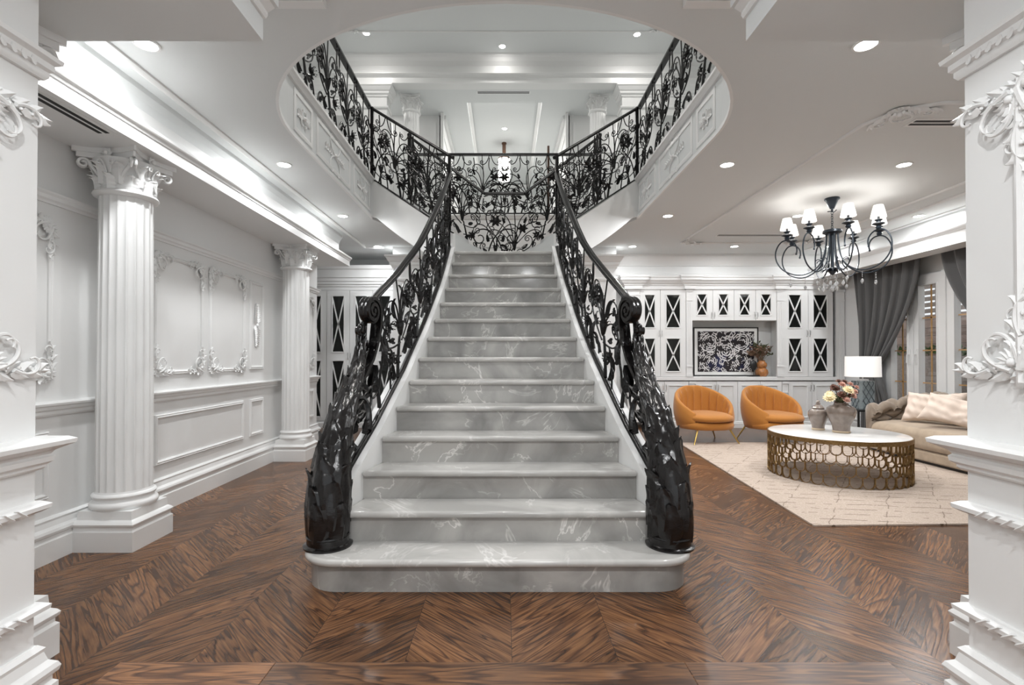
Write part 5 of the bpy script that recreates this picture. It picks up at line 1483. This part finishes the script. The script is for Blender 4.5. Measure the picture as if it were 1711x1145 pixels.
# ================================================================ COFFEE TABLE
tx, ty, tr = 3.43, 5.27, 0.635
t = thing('coffee_table', 'round marble topped coffee table with gold fish scale base on the rug', 'coffee table', (tx, ty, 0.013))
MB().lathe([(0.01,0.426), (tr-0.018,0.426), (tr-0.012,0.432), (tr-0.012,0.444), (tr-0.018,0.448), (0.01,0.448)], (tx, ty, 0), 72).build('table_top', 'tabletop', t)
MB().lathe([(tr-0.03,0.405), (tr,0.405), (tr,0.446), (tr-0.011,0.446), (tr-0.011,0.424), (tr-0.03,0.424)], (tx, ty, 0), 72).build('rim', 'antique', t, angle=30)
NSC = 38; z_top = 0.405; rh = (0.405-0.014)/4
for row in range(4):
    mb = MB(); za = z_top-rh*row+ (0.0 if row == 0 else 0.01); zb_ = z_top-rh*(row+1)
    for k in range(NSC):
        a0 = 2*PI*(k+0.5*(row % 2))/NSC; hw = PI/NSC*0.98; rr = tr-0.012; pts = []
        zc_ = zb_+hw*rr
        for i in range(13):
            if i < 2: u, z = -hw, za+(zc_-za)*i/2
            elif i > 10: u, z = hw, zc_+(za-zc_)*(i-10)/2
            else:
                q = PI*(i-2)/8; u, z = -hw*math.cos(q), zc_-hw*rr*math.sin(q)
            pts.append(V(tx+rr*math.cos(a0+u), ty+rr*math.sin(a0+u), z))
        vs = []
        for i, p in enumerate(pts):     # flat bar 5 mm x 18 mm deep
            tg = (pts[min(i+1, 12)]-pts[max(i-1, 0)]).normalized(); rad = V(p.x-tx, p.y-ty, 0).normalized(); nn = tg.cross(rad).normalized()
            vs += [p+rad*0.010+nn*0.0024, p+rad*0.010-nn*0.0024, p-rad*0.010-nn*0.0024, p-rad*0.010+nn*0.0024]
        mb.add(vs, [(i*4+j, i*4+(j+1) % 4, (i+1)*4+(j+1) % 4, (i+1)*4+j) for i in range(12) for j in range(4)]+[(0,1,2,3), (48,49,50,51)])
    mb.build('scale_row', 'antique', t, angle=50)
zt_ = 0.449
def ribbed(prof, c, n=48, ribs=16, amp=0.03):
    mb = MB(); vs = []; m = len(prof)
    for r, z in prof:
        for k in range(n):
            q = 2*PI*k/n; rr = r*(1+amp*(abs(math.cos(q*ribs/2))-0.5)*(1 if r > 0.03 else 0))
            vs.append(V(c[0]+rr*math.cos(q), c[1]+rr*math.sin(q), c[2]+z))
    return mb.add(vs, [(i*n+k, i*n+(k+1) % n, (i+1)*n+(k+1) % n, (i+1)*n+k) for i in range(m-1) for k in range(n)]+[tuple(range(n)), tuple(range((m-1)*n, m*n))])
jx, jy = (1366.5-843)/850*5.45, 5.45
t = thing('lidded_jar', 'small taupe ribbed jar with a pointed lid on the coffee table', 'jar', (jx, jy, zt_))
ribbed([(0.01,0.02), (0.058,0.02), (0.062,0.05), (0.082,0.11), (0.096,0.16), (0.094,0.19), (0.075,0.215), (0.05,0.225), (0.01,0.225)], (jx, jy, zt_)).build('body', 'vase', t)
MB().lathe([(0.01,0.001), (0.061,0.001), (0.063,0.012), (0.059,0.021), (0.01,0.021)], (jx, jy, zt_), 32).build('foot', 'vasefoot', t)
MB().lathe([(0.01,0.225), (0.056,0.225), (0.060,0.232), (0.05,0.245), (0.035,0.262), (0.022,0.268), (0.018,0.275), (0.024,0.282), (0.014,0.29), (0.016,0.300), (0.006,0.315), (0.001,0.318)], (jx, jy, zt_), 32).build('lid', 'vase', t)
ux, uy = (1405-843)/850*5.25, 5.25
t = thing('flower_vase', 'larger taupe ribbed vase holding the bouquet on the coffee table', 'vase', (ux, uy, zt_))
ribbed([(0.01,0.02), (0.076,0.02), (0.082,0.07), (0.115,0.15), (0.134,0.215), (0.128,0.25), (0.10,0.275), (0.07,0.285), (0.062,0.30), (0.066,0.308), (0.055,0.308), (0.05,0.285), (0.01,0.28)], (ux, uy, zt_)).build('body', 'vase', t)
MB().lathe([(0.01,0.001), (0.079,0.001), (0.082,0.012), (0.077,0.021), (0.01,0.021)], (ux, uy, zt_), 32).build('foot', 'vasefoot', t)
t = thing('bouquet', 'cream, pink and russet flowers in the larger taupe vase', 'flowers', (ux, uy, zt_+0.29))
rn = random.Random(6)
def bloom(c, r, mat, up, n=3):
    mb = MB(); up = V(*up).normalized(); a = up.orthogonal().normalized(); b_ = up.cross(a)
    mb.ball(c, r*0.35, 8)
    for ring in range(n):
        k = 7+3*ring
        for q in range(k):
            an = 2*PI*(q+0.5*ring)/k; o = a*math.cos(an)+b_*math.sin(an)
            mb.leaf(c-up*r*0.15*ring, o+up*(0.9-0.4*ring), up, r*(0.65+0.2*ring), r*0.24, 0.3, 0, nu=5, hook=0.2, rib=0.1, th=0.002)
    mb.build('bloom', mat, t)
zv = zt_+0.30
sp = MB()
for dx, dy, dz, r, m_ in ((-0.16, -0.06, 0.07, 0.062, 'cream_petal'), (-0.13, -0.02, 0.10, 0.05, 'cream_petal'), (0.02, -0.09, 0.15, 0.058, 'cream_petal'), (-0.05, -0.09, 0.10, 0.048, 'brown_petal'), (-0.06, 0.0, 0.16, 0.05, 'brown_petal'), (0.0, -0.02, 0.20, 0.04, 'pink_petal'),
                          (0.06, -0.10, 0.09, 0.04, 'pink_petal'), (0.11, -0.05, 0.13, 0.036, 'pink_petal'), (-0.02, -0.12, 0.05, 0.038, 'pink_petal'), (0.10, 0.0, 0.20, 0.034, 'pink_petal'), (0.15, -0.02, 0.17, 0.03, 'pink_petal'), (-0.01, 0.02, 0.23, 0.03, 'brown_petal'), (0.05, 0.02, 0.22, 0.04, 'brown_petal'), (-0.10, -0.03, 0.18, 0.03, 'brown_petal')):
    c = V(ux+dx, uy+dy, zv+dz); bloom(c, r, m_, (dx*2, dy*2-0.3, 0.6)); sp.tube([V(ux+dx*0.15, uy+dy*0.15, zv-0.02), V(ux+dx*0.5, uy+dy*0.5, zv+dz*0.5), c], 0.003, 5)
sp.build('stems', 'leafgreen', t)
for k in range(16):
    a = rn.uniform(0, 2*PI)
    MB().leaf(V(ux+0.03*math.cos(a), uy+0.03*math.sin(a), zv+rn.uniform(0.0, 0.06)), (math.cos(a), math.sin(a), rn.uniform(0.2, 1.2)), (0, 0, 1), 0.12, 0.025, 0.3, 3, nu=6).build('leaf', 'leafgreen' if k % 3 else 'brown_petal', t)
t = thing('small_bowl', 'tiny dark dish on the coffee table between the two taupe vases', 'dish', (3.40, 5.52, zt_))
MB().lathe([(0.005,0.0), (0.03,0.0), (0.045,0.02), (0.048,0.03), (0.042,0.03), (0.03,0.012), (0.005,0.01)], (3.40, 5.52, zt_), 24).build('bowl', 'vase', t)

# ================================================================ SOFA
t = thing('chesterfield_sofa', 'taupe velvet sofa with a tufted rolled back below the french doors', 'sofa', (5.2, 5.4, 0.013))
sx0, sx1, sy0, sy1 = 4.74, 5.62, 4.0, 6.74
MB().box(sx0+0.05, sx1-0.06, sy0+0.05, sy1-0.06, 0.013, 0.05).build('plinth', 'black', t, False)
o = MB().box(sx0+0.005, sx1-0.03, sy0+0.02, sy1-0.02, 0.045, 0.165).build('base', 'beige', t, bevel=0.02)
# seat cushion with a rounded front edge and gentle crown
mb = MB(); g = []; nu, nv = 26, 30
x_in = 5.36
prof = []
for i in range(9):
    q = PI/2*i/8; prof.append((sx0+0.10-0.11*math.cos(q-0.0) , 0.29+0.11*math.sin(q)))
prof = [(sx0+0.03, 0.168), (sx0-0.005, 0.19), (sx0-0.015, 0.24)] + prof + [(sx0+0.25, 0.415), (sx0+0.42, 0.42), (x_in+0.1, 0.41), (x_in+0.1, 0.168)]
rows = []
for j in range(nv+1):
    v_ = j/nv; y = sy0+0.16+(sy1-0.17-sy0-0.16)*v_; rows.append([V(x, y, z+(0.014*math.sin(PI*v_) if z > 0.3 else 0)) for x, z in prof])
K = len(prof)
mb.add([p for r in rows for p in r], [(i*K+k, i*K+(k+1) % K, (i+1)*K+(k+1) % K, (i+1)*K+k) for i in range(nv) for k in range(K)]+[tuple(range(K)), tuple(range(nv*K, nv*K+K))])
mb.build('seat_cushion', 'beige', t, angle=60)
# tufted back and far arm: one rolled band following an L shaped path with a rounded corner
path = []
for k in range(26): path.append((5.50, sy0+0.10+(6.38-sy0-0.10)*k/25))
for k in range(1, 12): a = PI/2*k/12; path.append((5.50-0.20*(1-math.cos(a)), 6.38+0.24*math.sin(a)))
for k in range(16): path.append((5.30-(5.30-4.76)*k/15, 6.62))
cum = [0]
for a, b_ in zip(path, path[1:]): cum.append(cum[-1]+math.dist(a, b_))
LTT = cum[-1]
def pathpt(s_):
    for i in range(len(cum)-1):
        if s_ <= cum[i+1] or i == len(cum)-2:
            f = (s_-cum[i])/(cum[i+1]-cum[i]); a, b_ = path[i], path[i+1]
            d = V(b_[0]-a[0], b_[1]-a[1], 0).normalized()
            return V(a[0]+(b_[0]-a[0])*f, a[1]+(b_[1]-a[1])*f, 0), V(-d.y, d.x, 0)   # inward normal
TW, THh = 0.125, 0.105
def roll(s_, w):
    """w: 0 inside bottom .. 1 outer bottom; rolled section"""
    p, n = pathpt(s_)
    arm = max(0, min(1, (s_-(LTT-0.75))/0.75)); top = 0.80-0.17*arm
    L1, L2 = 0.42, 0.42
    z0 = 0.36
    if w < 0.42: f = w/0.42; off, z = 0.055, z0+(top-0.14-z0)*f
    elif w < 0.72:
        q = PI*(w-0.42)/0.30; off, z = 0.0+0.085*math.cos(q)*1.0-0.02+0.0*q, top-0.10+0.10*math.sin(q)
        off = 0.09*math.cos(q)-0.01
    else: f = (w-0.72)/0.28; off, z = -0.10+0.03*f, top-0.10+(0.05-top+0.10)*f
    # deep button tufting (diamond pattern) on the inside and the roll
    a = s_/TW; b_ = w*6.2
    u_, v_ = (a+b_)/2, (a-b_)/2
    du = abs(u_-round(u_)); dv = abs(v_-round(v_))
    puff = (math.sin(PI*min(1, du*2)*0.5)*math.sin(PI*min(1, dv*2)*0.5))**0.45 if w < 0.70 else 0.85
    amp = 0.07
    return p, n, off+(puff-1)*amp if w < 0.42 else off, z + ((puff-1)*amp if 0.42 <= w < 0.72 else 0), off
rows = []; NU, NW = 230, 70
for i in range(NU+1):
    s_ = LTT*i/NU; r = []
    for j in range(NW+1):
        p, n, of, z, _ = roll(s_, j/NW); q = p+n*of; r.append(V(q.x, q.y, z))
    rows.append(r)
K = NW+1
mb = MB().add([p for r in rows for p in r], [(i*K+k, i*K+(k+1) % K, (i+1)*K+(k+1) % K, (i+1)*K+k) for i in range(NU) for k in range(K)]+[tuple(range(K)), tuple(range(NU*K, NU*K+K))])
back = mb.build('tufted_back', 'tuft', t, angle=80)
bm_ = MB()
for i in range(int(LTT/TW)+1):
    for j in range(0, 8):
        if (i+j) % 2: continue
        w = j/6.2
        if w > 0.66 or i*TW > LTT-0.02: continue
        p, n, of, z, _ = roll(min(LTT-0.01, i*TW), w); q = p+n*(of+0.006)
        bm_.ball((q.x, q.y, z+0.004), 0.010, 6)
bm_.build('buttons', 'tuft', back)
back['label'] = 'deep buttoned back wrapping into the arm'
for y in (sy0+0.1, sy1-0.1):
    pass
# cushions
def cushion(label, c, w, h, th, rx, rz, tilt):
    t = thing('throw_cushion', label, 'cushion', c, rz, 'pale linen cushions on the sofa')
    n = 40; mb = MB()
    def pt(u, v, sgn):
        pinch = 1-0.10*(1-abs(u)**2.0) if abs(v) > 0.99 else 1
        e = max(0, (1-u**4)*(1-v**4))**0.5
        sq = 1-(0.26 if v > 0 else 0.12)*(1-abs(u)**1.3)*abs(v)**2
        sq2 = 1-0.10*(1-abs(v)**1.6)*abs(u)**3
        wr = (0.012*math.sin(9*u+5*v+c[1]*7)*math.sin(6*v-3*u)+0.007*math.sin(17*u*v+6*v)+0.006*math.sin(21*(u+v*0.4)))*e
        return V(u*w/2*sq2, sgn*(th/2*e+wr), v*h/2*sq)
    G = [[pt(-1+2*i/n, -1+2*j/n, 1) for j in range(n+1)] for i in range(n+1)]
    Hh = [[pt(-1+2*i/n, -1+2*j/n, -1) for j in range(n+1)] for i in range(n+1)]
    K = n+1
    mb.add([p for r in G for p in r], [(i*K+j, (i+1)*K+j, (i+1)*K+j+1, i*K+j+1) for i in range(n) for j in range(n)])
    mb.add([p for r in Hh for p in r], [(i*K+j, i*K+j+1, (i+1)*K+j+1, (i+1)*K+j) for i in range(n) for j in range(n)])
    rot = Matrix.Rotation(tilt, 4, 'X') @ Matrix.Rotation(rx, 4, 'Y')
    mb.v = [rot @ p for p in mb.v]
    mn = min(p.z for p in mb.v); mb.v = [p-V(0,0,mn) for p in mb.v]
    mb.build('cover', 'linen', t, world=False, angle=180)
    return t
cushion('pale linen cushion leaning on the sofa back, the one nearer the lamp', (5.17, 6.14, 0.432), 0.62, 0.40, 0.14, R(-3), R(-68), R(-28))
cushion('pale linen cushion in front, the one nearer the right wall end', (5.03, 5.66, 0.432), 0.66, 0.36, 0.14, R(9), R(-62), R(-34))

# ================================================================ SIDE TABLE AND LAMP
lx, ly = 5.14, 7.30
t = thing('side_table', 'small black metal side table behind the sofa end', 'side table', (lx, ly, 0))
MB().box(lx-0.23, lx+0.23, ly-0.23, ly+0.23, 0.465, 0.487).build('table_top', 'black', t, False)
for a in (-1, 1):
    for b_ in (-1, 1): MB().box(lx+a*0.215-0.011, lx+a*0.215+0.011, ly+b_*0.215-0.011, ly+b_*0.215+0.011, 0.013, 0.465).build('leg', 'black', t, False)
m_ = MB()
for b_ in (-1, 1): m_.box(lx-0.215, lx+0.215, ly+b_*0.215-0.009, ly+b_*0.215+0.009, 0.014, 0.032)
m_.build('floor_bar', 'black', t, False)
t = thing('table_lamp', 'blue grey lattice table lamp with white drum shade on the black side table', 'lamp', (lx, ly, 0.488))
mb = MB(); h0, h1, hw = 0.490, 0.885, 0.112
mb.prism([(lx-hw, ly-hw+0.03), (lx-hw+0.03, ly-hw), (lx+hw-0.03, ly-hw), (lx+hw, ly-hw+0.03), (lx+hw, ly+hw-0.03), (lx+hw-0.03, ly+hw), (lx-hw+0.03, ly+hw), (lx-hw, ly+hw-0.03)], h0, h1)
bd = mb.build('base', 'lampbase', t, False)
lt = MB()
for fx in (0, 1):
    for k in range(-6, 7):
        for sg in (-1, 1):
            pts = []
            for i in range(13):
                z = h0+(h1-h0)*i/12; u = k*0.075+sg*(z-h0)*0.62
                if abs(u) <= hw-0.022: pts.append((lx+u, ly-hw-0.002, z) if fx == 0 else (lx-hw-0.002, ly+u, z))
            if len(pts) > 1: lt.tube(pts, 0.004, 4)
lt.build('lattice', 'dark_steel', bd)
MB().box(lx-0.05, lx+0.05, ly-0.05, ly+0.05, h1, h1+0.03).tube([(lx, ly, h1+0.03), (lx, ly, 1.06)], 0.008, 8).build('neck', 'chrome', t, False)
MB().lathe([(0.218,0.945), (0.222,0.945), (0.216,1.235), (0.212,1.235)], (lx, ly, 0), 40).build('lamp_shade', 'shade', t, angle=30)
m_ = MB()
for k in range(3): a = 2*PI*k/3; m_.tube([(lx, ly, 1.20), (lx+0.214*math.cos(a), ly+0.214*math.sin(a), 1.20)], 0.003, 5)
m_.tube([(lx, ly, 1.05), (lx, ly, 1.22)], 0.006, 6).build('shade_carrier', 'chrome', t)

# ================================================================ CURTAINS
def curtain(label, top, mid, low, xw, z_top, z_tie, folds, seed):
    """top/mid/low: (y0,y1) extents along the wall at the head, tie and floor"""
    t = thing('curtain', label, 'curtain', (xw, (top[0]+top[1])/2, 0.02), 0, 'charcoal tied-back curtains')
    nu, nv = 40, folds*10; g = []
    for i in range(nu+1):
        u = i/nu; z = z_top+(0.02-z_top)*u
        ut = (z_top-z_tie)/(z_top-0.02)
        if u < ut:
            f = u/ut; e0 = f**1.0; e1 = 0.08*f+0.92*f**1.9
            a = top[0]+(mid[0]-top[0])*e0; b_ = top[1]+(mid[1]-top[1])*e1
        else:
            f = (u-ut)/(1-ut); e = min(1, f*1.6)**0.7
            a = mid[0]+(low[0]-mid[0])*e; b_ = mid[1]+(low[1]-mid[1])*e
        w = abs(b_-a); amp = min(0.055, 0.030+0.012/max(0.2, w)); row = []
        for j in range(nv+1):
            v = j/nv; y = a+(b_-a)*v; ph = 2*PI*folds*v
            row.append((xw+amp*math.sin(ph)+0.012*math.sin(ph*0.5+u*5+seed), y+0.01*math.sin(ph*2), z))
        g.append(row)
    MB().sheet(g, 0.005).build('drape', 'curtain', t, angle=180)
    cy = (mid[0]+mid[1])/2; w = abs(mid[1]-mid[0])/2+0.02
    MB().tube([(xw+0.075*math.cos(q), cy+w*math.sin(q), z_tie+0.03*math.cos(q)) for q in [2*PI*k/20 for k in range(21)]], 0.022, 8, flat=1.0).build('tie_back', 'curtain', t)
    m = MB().tube([(xw, top[0], z_top+0.02), (xw, top[1], z_top+0.02)], 0.012, 8); m.build('track', 'chrome', t)
curtain('charcoal curtain tied back between the cabinets and the french doors', (8.40, 7.02), (8.20, 7.86), (8.22, 7.62), 5.76, 2.66, 1.03, 7, 0)
curtain('charcoal curtain swept right, close to the near right wall', (4.9, 6.72), (5.15, 5.55), (5.1, 5.7), 5.76, 2.66, 1.10, 8, 2)

# ================================================================ CHANDELIER
CX, CYY, CZ = 3.66, 5.67, ZC
t = thing('chandelier', 'black eight arm chandelier with small white shades over the coffee table', 'chandelier', (CX, CYY, CZ))
MB().lathe([(0.005,-0.001), (0.075,-0.001), (0.078,-0.012), (0.060,-0.03), (0.045,-0.07), (0.028,-0.105), (0.022,-0.118), (0.005,-0.12)], n=24).build('canopy', 'dark_steel', t, world=False)
m_ = MB().tube([(0, 0, -0.11), (0, 0, -0.15)], 0.012, 8).tube([(-0.05, 0, -0.15), (-0.02, 0, -0.145), (0, 0, -0.15), (0.02, 0, -0.155), (0.05, 0, -0.13)], 0.005, 6)
for k in range(8):
    z = -0.165-0.026*k; q = PI/2*(k % 2)
    m_.tube([(0.011*math.cos(a)*math.cos(q), 0.011*math.cos(a)*math.sin(q), z+0.018*math.sin(a)) for a in [2*PI*i/10 for i in range(11)]], 0.003, 5)
m_.build('chain', 'dark_steel', t, world=False)
MB().lathe([(0.005,-0.345), (0.055,-0.35), (0.092,-0.36), (0.095,-0.385), (0.07,-0.40), (0.005,-0.40)], n=24).tube([(0, 0, -0.34), (0, 0, -0.37)], 0.02, 8).build('hub', 'dark_steel', t, world=False)
MB().tube([(0,0,-0.39), (0,0,-0.80)], 0.016, 10).lathe([(0.005,-0.86), (0.02,-0.85), (0.04,-0.82), (0.035,-0.79), (0.02,-0.77), (0.005,-0.77)], n=16).build('centre_rod', 'dark_steel', t, world=False)
gh = MB()
for k in range(12):
    a = 2*PI*k/12; dr = V(math.cos(a), math.sin(a), 0)
    gh.leaf(dr*0.02+V(0,0,-0.78), dr*0.9-ZA*0.2, ZA, 0.11, 0.018, -0.6, 3, nu=7, hook=-1.4)
gh.build('leaf_cluster', 'dark_steel', t, world=False)
for k in range(8):
    a = 2*PI*(k+0.667)/8; dr = V(math.cos(a), math.sin(a), 0)
    P2 = lambda r, z: dr*r+V(0,0,z)
    arm = MB()
    pp = [(0.060,-0.39), (0.062,-0.50), (0.085,-0.64), (0.13,-0.74), (0.20,-0.805), (0.30,-0.845), (0.40,-0.835), (0.50,-0.78), (0.56,-0.69), (0.575,-0.60), (0.555,-0.52), (0.51,-0.46), (0.455,-0.445), (0.40,-0.465), (0.365,-0.51), (0.355,-0.56), (0.362,-0.60)]
    sm = []
    for i in range(len(pp)-1):
        p0 = pp[max(0, i-1)]; p1 = pp[i]; p2 = pp[i+1]; p3 = pp[min(len(pp)-1, i+2)]
        for q in range(4):
            u = q/4
            f = lambda c: 0.5*((2*p1[c])+(-p0[c]+p2[c])*u+(2*p0[c]-5*p1[c]+4*p2[c]-p3[c])*u*u+(-p0[c]+3*p1[c]-3*p2[c]+p3[c])*u**3)
            sm.append(P2(f(0), f(1)))
    sm.append(P2(*pp[-1]))
    arm.tube(sm, 0.0075, 7).ball(P2(0.362,-0.605), 0.012, 6)
    c3 = curl2((0.06, 0), 2.6, 0.2, -6, -40, 14); arm.tube([P2(0.09+x, -0.80+y) for x, y in c3], 0.005, 5)
    ar = arm.build('arm', 'dark_steel', t, world=False)
    cr_ = 0.455
    c0 = P2(cr_, 0)
    MB().lathe([(0.005,-0.445), (0.02,-0.44), (0.028,-0.425), (0.02,-0.41), (0.034,-0.40), (0.058,-0.39), (0.05,-0.38), (0.024,-0.375), (0.02,-0.36), (0.036,-0.35), (0.034,-0.342), (0.012,-0.338), (0.012,-0.27), (0.005,-0.27)], (c0.x, c0.y, 0), 16).build('candle_cup', 'dark_steel', ar, world=False)
    MB().lathe([(0.070,-0.325), (0.073,-0.325), (0.060,-0.26), (0.044,-0.195), (0.041,-0.195), (0.058,-0.26)], (c0.x, c0.y, 0), 20).build('candle_shade', 'candle_shade', ar, world=False)
    ld = bpy.data.lights.new('candle_lamp', 'POINT'); ld.energy = 0.8; ld.shadow_soft_size = 0.03; ld.color = (1, 0.96, 0.92)
    lo = bpy.data.objects.new('lamp', ld); COL.objects.link(lo); lo.parent = t; lo.location = (c0.x, c0.y, -0.21)
    cry = MB(); e = P2(0.42, -0.84) if k % 2 else P2(0.30, -0.85)
    for j in range(4): cry.ball(e-V(0,0,0.012+0.018*j), 0.006, 6)
    cry.lathe([(0.001,-0.04), (0.012,-0.022), (0.016,-0.005), (0.008,0.012), (0.001,0.02)], e-V(0,0,0.105), 8)
    cry.build('crystal_drop', 'crystal', ar, world=False)
cm = MB()
for k in range(10):
    a = 2*PI*k/10; r = 0.05+0.05*(k % 2); c0 = V(r*math.cos(a), r*math.sin(a), -0.86-0.03*(k % 3))
    for j in range(3): cm.ball(c0-V(0,0,0.018*j), 0.006, 6)
    cm.lathe([(0.001,-0.045), (0.014,-0.025), (0.018,-0.005), (0.008,0.014), (0.001,0.022)], c0-V(0,0,0.085), 8)
cm.lathe([(0.001,-0.06), (0.018,-0.035), (0.026,-0.005), (0.012,0.02), (0.001,0.03)], V(0,0,-1.0), 10)
cm.build('crystal_cluster', 'crystal', t, world=False)
